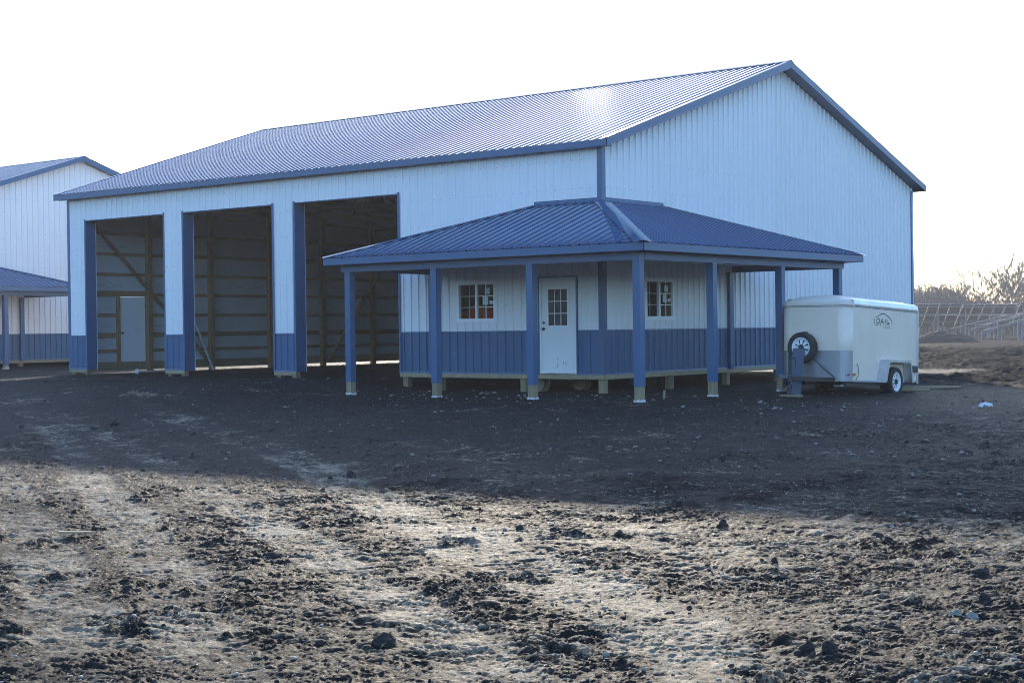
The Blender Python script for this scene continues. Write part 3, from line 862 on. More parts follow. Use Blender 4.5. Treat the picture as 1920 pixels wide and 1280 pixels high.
    for (x, y) in posts:
        p = box('porch_post', (x - hs, y - hs, -.115), (x + hs, y + hs, zb0 - .001), M['trim'], B)
        q = box('post_base', (x - hs + .008, y - hs + .008, -.9), (x + hs - .008, y + hs - .008, -.117), M['wood'], p)
        gzz = gz(x + loc[0], y + loc[1]) - loc[2]
        # torn white protective film round the foot
        mb = MB(); n = 10; e = hs + .003
        ring = [(x - e, y - e), (x + e, y - e), (x + e, y + e), (x - e, y + e)]
        for k in range(4):
            (ax, ay), (bx_, by_) = ring[k], ring[(k + 1) % 4]
            vv = []
            for i in range(n + 1):
                t = i / n; px, py = ax + (bx_ - ax) * t, ay + (by_ - ay) * t
                vv.append((px, py, gzz - .06)); vv.append((px, py, gzz + .02 + random.uniform(0, .035)))
            mb.add(vv, [(2 * i, 2 * i + 2, 2 * i + 3, 2 * i + 1) for i in range(n)])
        mb.build('post_film', M['plastic'], p)
    # pilasters where the end beams meet the walls
    box('pilaster', (XL - hs, -.10, -.03), (XL + hs, -.033, zb0 - .001), M['trim'], B)
    box('pilaster', (.033, 5.05 - hs, -.03), (.10, 5.05 + hs, zb0 - .001), M['trim'], B)
    if not full: return B
    # ---- door and windows
    walk_door(B)
    w1 = window(B, (0, 0, 0), X, (0, -1, 0), -3.97, -2.86, 1.15, 2.01)
    w2 = window(B, (0, 0, 0), Y, X, 1.55, 2.67, 1.15, 2.01)
    # office partition inside the corner
    MBx = MB().box((-5.62, .20, -.1), (-5.56, 5.2, 2.7)).box((-5.62, 5.2, -.1), (-.02, 5.26, 2.7)).box((-5.62, .03, 2.7), (-.02, 5.26, 2.74)).box((-5.56, .03, -.12), (-.02, 5.2, -.06))
    MBx.build('office_partition', M['dark'], B)
    # ---- interior framing of the far gable wall
    xw = -BL + .014
    GZ = (3.84, 3.25, 2.67, 1.50, .92, .47)
    for zc in GZ:
        h = .14 if abs(zc - .92) < .01 else .09
        if zc > 2.1: segs = [(.05, BW - .05)]
        else: segs = [(.05, 1.58), (2.69, BW - .05)]
        for a, b in segs: box('girt', (xw, a, zc - h / 2), (xw + .038, b, zc + h / 2), M['frame'], B)
    box('girt', (xw, .05, 2.03), (xw + .038, 2.69, 2.20), M['frame'], B)
    box('girt', (xw, 2.695, 2.045), (xw + .038, BW - .05, 2.135), M['frame'], B)
    for zc in (4.45, 5.05, 5.65, 6.2):
        y0 = max(.05, (zc + .3 - EZ) / SL); box('girt', (xw, y0, zc - .045), (xw + .038, BW - y0, zc + .045), M['frame'], B)
    for y in (.12, 2.67, 5.02, 7.44, 9.76, 12.14, 15.1):
        box('pole', (xw + .040, y - .075, -.6), (xw + .18, y + .075, ztop(y) - .3), M['frame'], B)
    for y in (1.60, 2.64):
        box('door_stud', (xw + .001, y - .045 if y < 2 else y - .04, -.02), (xw + .10, y + .045 if y < 2 else y - .006, 2.028), M['frame'], B)
    d = box('door', (-BL - .01, 1.665, .06), (-BL + .035, 2.585, 2.015), M['door'], B); d['label'] = 'plain white steel door in the far gable wall'
    MB().add(*lathe([(0, 0), (.03, 0), (.03, .01), (.012, .012), (.012, .035), (.028, .04), (.028, .06), (0, .065)], (-BL + .036, 1.75, .98), (1, 0, 0), 12, False)).build('handle', M['black'], d, True)
    for z in (.35, 1.05, 1.75): box('hinge', (-BL + .03, 2.588, z - .05), (-BL + .045, 2.597, z + .05), M['black'], d)
    beam('brace', (xw + .20, .45, 4.30), (xw + .20, 4.98, -.05), .04, .15, M['frame'], B, up=(1, 0, 0))
    beam('brace', (xw + .20, 13.2, 3.85), (xw + .20, 9.9, -.02), .04, .15, M['frame'], B, up=(1, 0, 0))
    # printed house marks of the wrap
    for (y, z) in ((1.35, 2.38), (1.5, 3.5), (3.6, 2.4), (.9, 1.2), (6.6, 2.38), (6.2, .25), (1.1, .7), (3.4, 1.2), (10.9, 2.4), (8.5, 1.2)):
        mb = MB(); x = xw + .0015; q = .10
        P = [(y - q, z - q), (y - q, z + .02), (y, z + .12), (y + q, z + .02), (y + q, z - q), (y - q, z - q)]
        for a, b in zip(P[:-1], P[1:]): mb.beam((x, a[0], a[1]), (x, b[0], b[1]), .002, .014, up=(0, .6, .8))
        mb.box((x - .001, y - .5, z - .04), (x + .001, y - .18, z - .015)).box((x - .001, y + .18, z - .04), (x + .001, y + .5, z - .015))
        mb.build('wrap_print', M['wrapprint'], ew)
    # trusses and purlins
    for x in (-17.0, -14.0, -13.4, -9.9, -9.2, -5.65, -2.4):
        zt = EZ - .10
        mb = MB().beam((x, .03, zt - .12), (x, BW - .03, zt - .12), .04, .18)
        zr2 = EZ + SL * (BW / 2 + EV) - .22
        mb.beam((x, .0, zt - .06), (x, BW / 2, zr2), .04, .18).beam((x, BW, zt - .06), (x, BW / 2, zr2), .04, .18)
        for k in range(1, 6):
            y = BW * k / 6; mb.beam((x, y, zt - .1), (x, y, ztop(y) - .25), .038, .09, up=(0, 1, 0))
        mb.build('truss', M['frame'], B)
    for side in (0, 1):
        for k in range(1, 12):
            y = -EV + .65 * k
            yy = y if side == 0 else BW - y
            if 0 < y < BW / 2: box('purlin', (-BL + .05, yy - .02, ztop(y) - .14), (-.05, yy + .02, ztop(y) - .05), M['frame'], B)
    return B

barn = build_barn((0, 0, 0), 'large white pole barn with three open bays and a wraparound porch behind the trailer')
barn2 = build_barn((-29.6, 1.0, .06), 'farther white barn partly hidden behind the large barn at left edge', full=False)

# orange tarp-covered bench inside the office
def lumpy(name, center, size, mat, parent=None, sub=3, amp=0.25, seed=0, flat_bottom=None):
    import bmesh
    bm = bmesh.new(); bmesh.ops.create_icosphere(bm, subdivisions=sub, radius=1.0)
    c = np.array([v.co[:] for v in bm.verts])
    n = fbm(c[:, 0] * 1.3 + seed * 7.1, c[:, 1] * 1.3 + c[:, 2] * 1.7, 100 + seed, 3) + 0.6 * vnoise(c[:, 0] * 3.1 + seed, c[:, 2] * 3.3 + c[:, 1] * 2.1, 200 + seed)
    c = c * (1 + amp * n)[:, None]
    c = c * np.array(size)
    if flat_bottom is not None: c[:, 2] = np.maximum(c[:, 2], flat_bottom)
    f = [tuple(v.index for v in p.verts) for p in bm.faces]
    bm.free()
    return mesh(name, c + np.array(center), f, mat, parent)

t = thing('tarp_bundle', 'orange tarp bundle seen behind the window left of the white door', 'tarp', (-3.78, .52, -.06))
lumpy('tarp', (0, 0, .78), (.95, .32, .76), M['orange'], t, 4, .12, 3)

# ---------------------------------------------------------------- cargo trailer
def build_trailer():
    T = thing('cargo_trailer', 'cream enclosed cargo trailer with spare wheel parked beside the porch', 'trailer', (3.84, 3.52, -.47), (R(-2.4), 0, 0))
    W, Y0, Y1, Z0, Z1 = .76, -1.67, 1.62, .245, 1.775
    rc = .22
    # plan outline with rounded front corners (front is -y)
    def outline(w, y0, y1, r, n=7):
        o = []
        for k in range(n + 1):
            a = math.pi / 2 * k / n
            o.append((-w + r - r * math.cos(a), y0 + r - r * math.sin(a)))
        for k in range(n + 1):
            a = math.pi / 2 * k / n
            o.append((w - r + r * math.sin(a), y0 + r - r * math.cos(a)))
        o += [(w, y1), (-w, y1)]
        return o
    ol = outline(W, Y0, Y1, rc)
    n = len(ol)
    v = [(x, y, Z0) for x, y in ol] + [(x, y, Z1) for x, y in ol]
    f = [(i, (i + 1) % n, n + (i + 1) % n, n + i) for i in range(n)] + [tuple(range(n))[::-1], tuple(range(n, 2 * n))]
    body = mesh('body', v, f, M['trailer'], T)
    body.data.polygons.foreach_set('use_smooth', [i < 15 and i != 7 for i in range(len(body.data.polygons))])
    # domed roof
    rows = []
    for (ins, z) in ((-.012, Z1 - .03), (-.014, Z1), (-.010, Z1 + .05), (.02, Z1 + .085), (.07, Z1 + .115), (.14, Z1 + .138), (.30, Z1 + .185), (.5, Z1 + .222), (.74, Z1 + .235)):
        k = max(0.02, rc - ins * .5)
        rows.append([(x, y, z) for x, y in outline(W - ins, Y0 + ins * (1.0 if ins < .2 else .9), Y1 - (ins if ins < .1 else .1 + (ins - .1) * .05), max(.03, min(k, W - ins)))])
    v = [p for r in rows for p in r]; m = len(rows[0])
    f = [(i * m + k, i * m + (k + 1) % m, (i + 1) * m + (k + 1) % m, (i + 1) * m + k) for i in range(len(rows) - 1) for k in range(m)]
    f.append(tuple(range((len(rows) - 1) * m, len(rows) * m)))
    mesh('roof_cap', v, f, M['cap'], T, True)
    for sx in (1, -1):
        v = []; prof = [(.016, -.005), (.020, .04), (.005, .09), (-.035, .125), (-.09, .148)]
        for y in (Y0 + .225, Y1 - .01):
            for (dx, dz) in prof: v.append((sx * (W + dx), y, Z1 + dz))
        mesh('roof_roll', v, [(i, i + 1, i + 6, i + 5) for i in range(4)], M['alum'], T, True)
    # seam strip and side trims
    s1 = [(x, y, Z1 - .035) for x, y in outline(W + .006, Y0 - .006, Y1 + .006, rc)]; s2 = [(x, y, Z1 - .005) for x, y in outline(W + .018, Y0 - .018, Y1 + .018, rc)]
    mesh('roof_seam', s1 + s2, [(i, (i + 1) % m, m + (i + 1) % m, m + i) for i in range(m)], M['alum'], T)
    MB().box((W + .001, Y0 + .25, Z0 - .005), (W + .008, -.42, Z0 + .035)).build('base_trim', M['alum'], T)
    MB().box((W + .001, Y1 - .045, Z0 - .03), (W + .018, Y1 + .02, Z1 + .02)).build('corner_post', M['alum'], T)
    MB().box((-W - .018, Y1 - .045, Z0 - .03), (-W - .001, Y1 + .02, Z1 + .02)).build('corner_post', M['alum'], T)
    MB().box((W + .001, Y0 + .19, Z1 - .04), (W + .022, Y0 + .225, Z1 + .10)).build('cap_strip', M['alum'], T)
    MB().box((-W + .05, Y1 + .001, Z0), (W - .05, Y1 + .02, Z1 - .02)).build('rear_door', M['trailer'], T)
    rv = MB()
    for zz in (Z1 - .02, Z0 + .02):
        y = Y0 + .32
        while y < Y1 - .08:
            if not (zz < 1 and -.45 < y < 1.05):
                rv.add(*lathe([(.009, 0), (.006, .006), (0, .007)], (W + (.018 if zz > 1 else .008), y, zz), (1, 0, 0), 6, False))
            y += .15
    for xx in np.arange(-.5, .55, .125): rv.add(*lathe([(.009, 0), (.006, .006), (0, .007)], (xx, Y0 - .018, Z1 - .02), (0, -1, 0), 6, False))
    tag(rv.build('rivets', M['galv'], T), kind='stuff')
    for yy in (-.45, .75): box('panel_seam', (W + .0005, yy - .012, Z0 + .04), (W + .0022, yy + .012, Z1 - .04), M['trailer'], T)
    # stone guard wraps the nose
    g = outline(W + .004, Y0 - .004, Y0 + rc + .02, rc, 7)[:16]
    mesh('stone_guard', [(x, y, Z0 + .005) for x, y in g] + [(x, y, .86) for x, y in g], [(i, i + 1, 17 + i, 16 + i) for i in range(15)], M['plate'], T)
    # chassis
    MB().box((-.70, Y0 + .05, Z0 - .075), (-.64, Y1, Z0 - .002)).box((.64, Y0 + .05, Z0 - .075), (.70, Y1, Z0 - .002)).box((-.64, -.8, Z0 - .06), (.64, -.74, Z0 - .003)).box((-.64, .9, Z0 - .06), (.64, .96, Z0 - .003)).build('chassis', M['black'], T)
    # A-frame tongue
    tip = Vector((-.02, Y0 - 1.10, .29))
    mb = MB().beam((.52, Y0 + .15, .27), tip, .06, .09).beam((-.56, Y0 + .15, .27), tip + Vector((-.02, 0, 0)), .06, .085)
    mb.box((-.16, Y0 - .72, .225), (.12, Y0 - .66, .315))
    mb.build('tongue', M['black'], T)
    cp = MB().beam(tip + Vector((0, .12, .03)), tip + Vector((0, -.20, .03)), .075, .07).beam(tip + Vector((0, -.02, .07)), tip + Vector((0, .10, .10)), .03, .02)
    cp.add(*lathe([(0, 0), (.05, 0), (.052, .05), (.03, .075), (0, .08)], tip + Vector((0, -.20, 0)), (0, 0, 1), 14, False))
    cp.build('coupler', M['rack'], T)
    jy = Y0 - .78
    j = MB().tube([(-.10, jy, .0), (-.10, jy, .74)], .035, 12).tube([(-.10, jy, -.02), (-.10, jy, .05)], .022, 10).box((-.17, jy - .07, -.035), (-.03, jy + .07, -.02))
    jk = j.build('jack', M['black'], T)
    MB().tube([(-.10, jy, .70), (-.02, jy, .70), (.02, jy, .66), (.02, jy, .50)], .011, 8).build('crank_handle', M['black'], jk)
    # safety chain and wiring
    ch = MB().tube([tip + Vector((.05, .1, 0)), tip + Vector((.12, .0, -.12)), tip + Vector((.02, -.1, -.22)), tip + Vector((-.10, 0, -.25)), tip + Vector((-.2, .02, -.1))], .012, 6)
    ch.build('safety_chain', M['rack'], T)
    MB().tube([(-.10, Y0 - .13, .95), (.05, Y0 - .12, .72), (.26, Y0 - .07, .50), (.50, Y0 - .02, .30)], .010, 6).build('wiring', M['black'], T)
    MB().tube([(W + .008, Y0 + .34, .27), (W + .03, Y0 + .40, .36), (W + .03, Y0 + .43, .52), (W + .02, Y0 + .37, .60)], .006, 6).build('wiring', M['black'], T)
    # wheels
    def wheel(c, axis, parent_name, r=.31, w=.19, dish=1):
        w2 = w / 2
        ty = MB().add(*lathe([(.195, -w2 * .8), (.235, -w2), (.285, -w2 * .95), (r - .006, -w2 * .7), (r, -w2 * .35), (r, w2 * .35), (r - .006, w2 * .7), (.285, w2 * .95), (.235, w2), (.195, w2 * .8)], c, axis, 36))
        o = ty.build(parent_name, M['rubber'], T, True)
        ax = Vector(axis).normalized(); a = ax.cross(Vector((0, 0, 1))).normalized(); b = ax.cross(a); cc = Vector(c)
        rimp = [(.197, -.05), (.205, w2 * .82), (.195, w2 * .86), (.180, w2 * .80), (.168, w2 * .45), (.150, w2 * .30)]
        MB().add(*lathe(rimp, c, axis, 32, False)).build('rim', M['rim'], o, True)
        sp = MB()
        for k in range(8):
            t = 2 * math.pi * k / 8
            dr = a * math.cos(t) + b * math.sin(t); tg = -a * math.sin(t) + b * math.cos(t)
            q = []
            for rr, hw, h in ((.055, .022, w2 * .62), (.11, .030, w2 * .55), (.155, .045, w2 * .32)):
                q += [cc + dr * rr + tg * hw + ax * h, cc + dr * rr - tg * hw + ax * h]
            sp.add(q, [(0, 1, 3, 2), (2, 3, 5, 4)])
        sp.build('spokes', M['rim'], o)
        MB().add(*lathe([(0, w2 * .2), (.165, w2 * .2)], c, axis, 24, False)).build('brake_backing', M['black'], o)
        hb = MB().add(*lathe([(.062, w2 * .5), (.062, w2 * .66), (.035, w2 * .72), (.03, w2 * 1.0), (0, w2 * 1.02)], c, axis, 16, False))
        for k in range(5):
            t = 2 * math.pi * k / 5
            hb.add(*lathe([(.010, 0), (.010, .03), (0, .03)], cc + (a * math.cos(t) + b * math.sin(t)) * .048 + ax * w2 * .62, axis, 6, False))
        hb.build('hub', M['black'], o)
        return o
    wheel((W + .035, .35, .255), (1, 0, 0), 'wheel')
    wheel((-W - .035, .35, .255), (-1, 0, 0), 'wheel')
    spw = wheel((-.17, Y0 - .14, .92), (0, -1, 0), 'spare_wheel')
    spw['label'] = 'spare wheel mounted on the front'
    MB().box((-.21, Y0 - .10, .60), (-.13, Y0 - .002, 1.24)).build('spare_bracket', M['black'], T)
    # fenders
    def fender(sx):
        prof = [(-.36, .235), (-.30, .42), (-.215, .665), (-.17, .705), (.84, .705), (.89, .665), (.985, .235)]
        xo = sx * (W + .20); xi = sx * (W + .001)
        v = []
        for (y, z) in prof: v += [(xi, y, z), (xo, y, z)]
        inner = [(-.335, .235), (-.275, .415), (-.195, .645), (-.160, .68), (.83, .68), (.87, .65), (.96, .235)]
        k = len(v)
        for (y, z) in inner: v += [(xi, y, z), (xo, y, z)]
        f = []
        for i in range(6):
            f += [(2 * i, 2 * i + 1, 2 * i + 3, 2 * i + 2), (k + 2 * i, k + 2 * i + 2, k + 2 * i + 3, k + 2 * i + 1), (2 * i + 1, k + 2 * i + 1, k + 2 * i + 3, 2 * i + 3)]
        # lip hanging down at the outer edge
        n0 = len(v)
        lip = [(-.30, .235), (-.24, .41), (-.165, .625), (-.135, .65), (.81, .65), (.84, .63), (.925, .235)]
        for (y, z), (yo, zo) in zip(lip, inner): v += [(xo + sx * .004, yo - .025 if y < 0 else yo + .02, zo + .02), (xo + sx * .004, y, z)]
        for i in range(6): f.append((n0 + 2 * i, n0 + 2 * i + 1, n0 + 2 * i + 3, n0 + 2 * i + 2))
        mesh('fender', v, f, M['alum'], T)
    fender(1); fender(-1)
    MB().add(*lathe([(.27, 0), (.27, .17)], (W - .16, .35, .3), (1, 0, 0), 20, False)).build('wheel_arch', M['black'], T)
    # lamps
    box('marker_lamp', (W + .001, Y0 + .23, .36), (W + .02, Y0 + .32, .41), M['amber'], T)
    box('marker_lamp', (W - .02, Y0 + .035, .365), (W + .012, Y0 + .07, .395), M['red'], T)
    box('marker_lamp', (W + .001, 1.22, .385), (W + .02, 1.29, .435), M['red'], T)
    box('tail_lamp', (W + .001, 1.30, .46), (W + .05, 1.54, .60), M['black'], T)
    box('hinge_plate', (W + .001, 1.28, Z0 + .0), (W + .006, 1.55, Z0 + .035), M['galv'], T)
    # decal
    xd = W + .0012
    def strokes(name, pls, w, mat, k=0):
        mb = MB()
        for pl in pls:
            P = [Vector((0, a, b)) for a, b in pl]
            # the lettering is squashed by perspective only; ribbon width is constant
            vv = []
            for i, p in enumerate(P):
                d = (P[min(i + 1, len(P) - 1)] - P[max(i - 1, 0)]).normalized()
                nrm = Vector((0, -d.z, d.y))
                ww = w[i] if isinstance(w, list) else w
                vv += [Vector((xd + k, 0, 0)) + p + nrm * ww / 2, Vector((xd + k, 0, 0)) + p - nrm * ww / 2]
            mb.add(vv, [(2 * i, 2 * i + 1, 2 * i + 3, 2 * i + 2) for i in range(len(P) - 1)])
        return mb.build(name, mat, T)
    cloud = [(-.308, 1.41), (-.385, 1.411), (-.443, 1.429), (-.49, 1.461), (-.504, 1.495), (-.479, 1.534), (-.42, 1.57), (-.362, 1.588), (-.303, 1.596), (-.234, 1.629), (-.156, 1.645), (-.077, 1.659), (-.018, 1.657), (.08, 1.625), (.178, 1.598), (.267, 1.558), (.326, 1.53), (.35, 1.496), (.329, 1.443)]
    strokes('logo_outline', [cloud], [.012, .018, .023, .026, .026, .024, .02, .018, .018, .02, .021, .023, .024, .023, .022, .022, .023, .022, .014], M['ink'])
    letters = [[(-.237, 1.535), (-.285, 1.548), (-.334, 1.544), (-.378, 1.516), (-.383, 1.486), (-.355, 1.46), (-.307, 1.451), (-.258, 1.463), (-.228, 1.492), (-.228, 1.505), (-.286, 1.505)],
               [(-.23, 1.402), (-.129, 1.549)], [(-.129, 1.549), (-.048, 1.451)], [(-.16, 1.478), (-.072, 1.481)],
               [(.018, 1.547), (.016, 1.455)], [(.108, 1.548), (.105, 1.459), (.195, 1.46), (.215, 1.483)]]
    strokes('logo_letters', letters[:4], .024, M['ink'])
    strokes('logo_letters', letters[4:], .036, M['ink'])
    small = []
    for (ya, yb, z) in ((-.132, .264, 1.417), (-.025, .302, 1.371)):
        y = ya
        while y < yb - .03:
            ww = random.choice((.016, .022, .026))
            small += [[(y, z - .010), (y + ww * .3, z + .011)], [(y + ww * .3, z + .011), (y + ww, z - .008)], [(y, z), (y + ww, z + .001)]]
            y += ww + .012
    strokes('logo_small_print', small, .006, M['inkpale'])
    return T
trailer = build_trailer()

def world_of(T, p):
    return T.matrix_world @ Vector(p)
bpy.context.view_layer.update()

# blue sheet offcut leaning through the trailer tongue against the spare wheel
def blue_sheet():
    top = Vector((-.19, -1.67 - .25, .90)); bot = Vector((-.24, -1.67 - .36, .0))
    top = world_of(trailer, top); bot = world_of(trailer, bot)
    bot.z = gz(bot.x, bot.y) - .02
    d = (bot - top); s = Vector((1, 0, 0)); nrm = s.cross(d).normalized()
    v = []
    for q in (0, 1):
        for (t, hw) in ((0, .135), (.55, .14), (1, .155)):
            p = top + d * t
            v += [p - s * hw + nrm * (.003 * q), p + s * hw + nrm * (.003 * q)]
    f = [(0, 1, 3, 2), (2, 3, 5, 4), (6, 8, 9, 7), (8, 10, 11, 9), (0, 2, 8, 6), (2, 4, 10, 8), (1, 7, 9, 3), (3, 9, 11, 5), (0, 6, 7, 1), (4, 5, 11, 10)]
    o = mesh('steel_sheet_offcut', v, f, M['bluesheet'])
    tag(o, 'narrow blue steel sheet leaning on the spare wheel of the trailer', 'steel sheet')
blue_sheet()
jp = world_of(trailer, (-.10, -1.67 - .78, -.03))
box('wood_block', (-.20, -.14, 0), (.22, .14, .10), M['woodh'])
o = bpy.data.objects['wood_block']; o.location = (jp.x + .02, jp.y, jp.z - .10); o.rotation_euler = (0, 0, .3)
tag(o, 'wooden block under the jack of the trailer tongue', 'wood block')

def ground_obj(o, x, y, dz=0, rz=0):
    o.location = (x, y, gz(x, y) + dz); o.rotation_euler = (0, 0, rz); return o

# planks behind the trailer wheel
for k, (px, py, L, rz, lab) in enumerate(((1738, 729, 1.5, .75, 'weathered plank lying on the mud right of the trailer wheel'), (1712, 733, .7, .55, 'short plank offcut lying against the trailer wheel'))):
    p = px_ground(px, py, -.45)
    o = box('plank', (-L / 2, -.07, 0), (L / 2, .07, .045), M['wood'])
    tag(ground_obj(o, p.x, p.y, .01, rz), lab, 'plank', 'planks beside the trailer')

# things under and around the porch
for k, (px, py, r, lab) in enumerate(((1003, 713, .20, 'round tan wooden spool end under the skirt board behind a porch post'), (1031, 712, .17, 'second round wooden spool end right of the one behind the post'))):
    d = Fv + R2 * ((px - 960) / FPX) - U2 * ((py - 640) / FPX); p = CAM + d * ((0.25 - CAM.y) / d.y)
    T = thing('cable_spool', lab, 'spool', (p.x, .3 + 1.0 * k, gz(p.x, .3 + 1.0 * k)), group='spools under the barn floor edge')
    for yy in (0, .22): MB().add(*lathe([(0, 0), (r, 0), (r, .025), (0, .025)], (0, yy, r - .01), (0, 1, 0), 24, False)).build('flange', M['woodh'], T)
    MB().add(*lathe([(r * .5, .02), (r * .5, .23)], (0, 0, r - .01), (0, 1, 0), 18, False)).build('core', M['woodh'], T)
for (px, py, L, h, rz, lab) in ((1205, 722, .62, .16, .25, 'timber offcut lying under the barn edge behind the corner porch post'), (925, 712, .45, .14, -.1, 'pale timber offcut under the barn left of the door'), (800, 708, .4, .14, .1, 'brownish timber offcut under the barn beside the left porch posts')):
    p = px_ground(px, py, -.4)
    o = box('timber_offcut', (-L / 2, -.07, 0), (L / 2, .07, h), M['woodh'])
    tag(ground_obj(o, p.x, p.y, -.01, rz), lab, 'timber', 'timber offcuts under the barn')
# stake
p = px_ground(1245, 748, -.4)
o = box('survey_stake', (-.02, -.012, -.05), (.02, .012, .17), M['woodh']); o = ground_obj(o, p.x, p.y, 0, .4); o.rotation_euler = (.05, .08, .4)
tag(o, 'short wooden stake standing right of the corner porch post', 'stake')

# leaning pole and litter at the bays
a = Vector((-17.9, 4.35, gz(-17.9, 4.35))); b = Vector((-18.02, 4.05, 1.75))
o = mesh('leaning_pipe', *tubevf([a + Vector((.3, .25, 0)), b], .045, 10), M['galv'])
tag(o, 'grey pipe leaning on the far wall inside the middle bay', 'pipe')
p1, p2 = px_ground(262, 698, -.17), px_ground(330, 695, -.17)
o = mesh('plastic_pipe', *tubevf([Vector((p1.x, p1.y, gz(p1.x, p1.y) + .03)), Vector((p2.x, p2.y, gz(p2.x, p2.y) + .03))], .022, 8), M['plastic'])
tag(o, 'white plastic pipe lying on the dirt in the leftmost bay', 'pipe')
p = px_ground(257, 700, -.17)
tag(ground_obj(lumpy('plastic_jug', (0, 0, .06), (.07, .06, .09), M['plastic'], None, 2, .2, 8), p.x, p.y), 'small white plastic jug on the dirt before the leftmost bay', 'jug')

# white rag / plastic bag
p = px_ground(1848, 764, -.48)
def bag(size, seed):
    import bmesh
    n = 22; v, f = [], []
    for i in range(n):
        for j in range(n):
            x = (i / (n - 1) - .5) * 2; y = (j / (n - 1) - .5) * 2
            h = max(0, 1 - x * x - .8 * y * y) ** .6
            v.append((x * size * (1 + .25 * h), y * size * .6, size * (.55 * h + .22 * float(fbm(np.array([x * 2.1]), np.array([y * 2.1 + seed]), seed, 3)[0]))))
    for i in range(n - 1):
        for j in range(n - 1): f.append((i * n + j, (i + 1) * n + j, (i + 1) * n + j + 1, i * n + j + 1))
    return v, f
v, f = bag(.115, 12)
o = mesh('plastic_bag', v, f, M['plastic']); tag(ground_obj(o, p.x, p.y, .02, .6), 'crumpled white plastic bag on the dirt right of the trailer', 'bag')

# ---------------------------------------------------------------- dirt clods that stand out
CLODS = [
    (657, 892, .20, .17, 'dark clod on the shadow edge left of the centre', 1),
    (515, 1045, .26, .08, 'ragged flat sod clod in the left foreground', 2),
    (640, 1000, .30, .05, 'long low dark clod near the left middle of the sunlit dirt', 3),
    (1838, 1076, .26, .12, 'wide dark clod near the right edge of the foreground', 4),
    (1874, 1071, .09, .10, 'small round clod right of the wide dark one at right', 5),
    (1846, 1126, .14, .15, 'upright dark clod above the pale stones at right', 6),
    (1515, 1217, .16, .09, 'left one of two clods near the bottom right', 7),
    (1556, 1219, .15, .10, 'right one of two clods near the bottom right', 8),
    (40, 803, .14, .16, 'dark clod at the left edge in the barn shadow', 9),
    (176, 802, .30, .10, 'broad low clod in the shadow right of the crossing tracks', 10),
    (215, 798, .16, .12, 'rounded clod beside the broad low one in the shadow', 11),
    (1356, 990, .13, .15, 'round clod just below the shadow edge right of centre', 12),
    (1040, 998, .20, .08, 'flattened clod in the sunlit dirt below the porch corner', 13),
    (975, 996, .13, .08, 'small dark clod left of the flattened one', 14),
    (1218, 895, .32, .12, 'brushy dark clod in the shadow right of centre', 15),
    (1452, 1057, .10, .12, 'pointed clod in the sunlit dirt at right of centre', 16),
    (1645, 1002, .20, .09, 'low clod above a smaller one in the right foreground', 17),
    (1665, 1014, .12, .10, 'small clod below the low one in the right foreground', 18),
    (88, 748, .18, .16, 'lump of soil in the shadow before the leftmost bay', 19),
    (232, 743, .20, .12, 'lump of soil in the shadow between the tracks and the bays', 20),
    (720, 1212, .30, .12, 'dark clod by the bottom edge left of centre', 21),
    (1090, 1070, .10, .08, 'small clod at the middle of the sunlit dirt', 22),
    (1630, 1290, .10, .10, None, 23),
    (1230, 960, .18, .07, 'crumbled clod just under the shadow edge at the centre right', 24),
    (880, 1080, .12, .08, 'small dark clod left of the pale tan track', 25),
    (240, 1105, .16, .06, 'flat pale edged clod in the left foreground', 26),
    (510, 812, .22, .11, 'dark lump in the shadow above the long tan track', 27),
]
import bmesh
def clod_mesh(sx, sy, sz, seed):
    v, f = [], []
    rr = random.Random(seed)
    n = 3 + int(sx * 55)
    for k in range(n):
        bm = bmesh.new(); bmesh.ops.create_icosphere(bm, subdivisions=2, radius=1.0)
        c = np.array([q.co[:] for q in bm.verts]); fc = [tuple(q.index for q in p.verts) for p in bm.faces]; bm.free()
        s = seed * 3 + k
        nn = fbm(c[:, 0] * 1.6 + s * 3.3, c[:, 1] * 1.6 + c[:, 2] * 2.0, 300 + s, 4, .65)
        c = c * (1 + .45 * nn)[:, None]
        big = k == 0
        fr = .62 if big else rr.uniform(.16, .42)
        rd = 0 if big else rr.uniform(.25, .95); an = rr.uniform(0, 6.28)
        off = np.array([math.cos(an) * rd * sx, math.sin(an) * rd * sy, sz * (.30 if big else .5 * fr * (1.2 - rd))])
        m_ = min(sx, sy, sz * 1.3)
        c = c * np.array([(sx * .6 + m_ * .4) * fr, (sy * .6 + m_ * .4) * fr, (sz * .55 + m_ * .45) * fr * (1.25 if big else 1)]) + off
        m = len(v); v += [tuple(q) for q in c]; f += [tuple(i + m for i in q) for q in fc]
    return v, f
for (px, py, w, h, lab, sd_) in CLODS:
    if lab is None: continue
    p = px_ground(px, py, -.6)
    v, f = clod_mesh(w * .46, w * .38, h * .52, sd_)
    o = mesh('dirt_clod', v, f, M['clod'])
    tag(ground_obj(o, p.x, p.y, -.01, YAW + random.uniform(-.3, .3)), lab, 'dirt clod', 'dirt clods standing out of the soil')
for (px, py, w, lab, sd_) in ((1822, 1152, .060, 'pale stone right of the other pale stone at right foreground', 31), (1793, 1151, .05, 'grey stone left of the pale stone at right foreground', 32)):
    p = px_ground(px, py, -.6)
    v, f = clod_mesh(w, w * .8, w * .7, sd_)
    tag(ground_obj(mesh('field_stone', v, f, M['rock']), p.x, p.y, .0, 1.0), lab, 'stone', 'stones in the foreground')
# flat board scraps
for (px, py, L, rz, lab) in ((72, 816, .45, .9, 'thin pale lath on the dirt beside the left tracks'), (140, 1006, .28, .55, 'thin brown stick lying in the left foreground')):
    p = px_ground(px, py, -.62)
    o = box('lath', (-L / 2, -.02, 0), (L / 2, .02, .015), M['woodh']); ground_obj(o, p.x, p.y, .03, rz)
    tag(o, lab, 'lath')

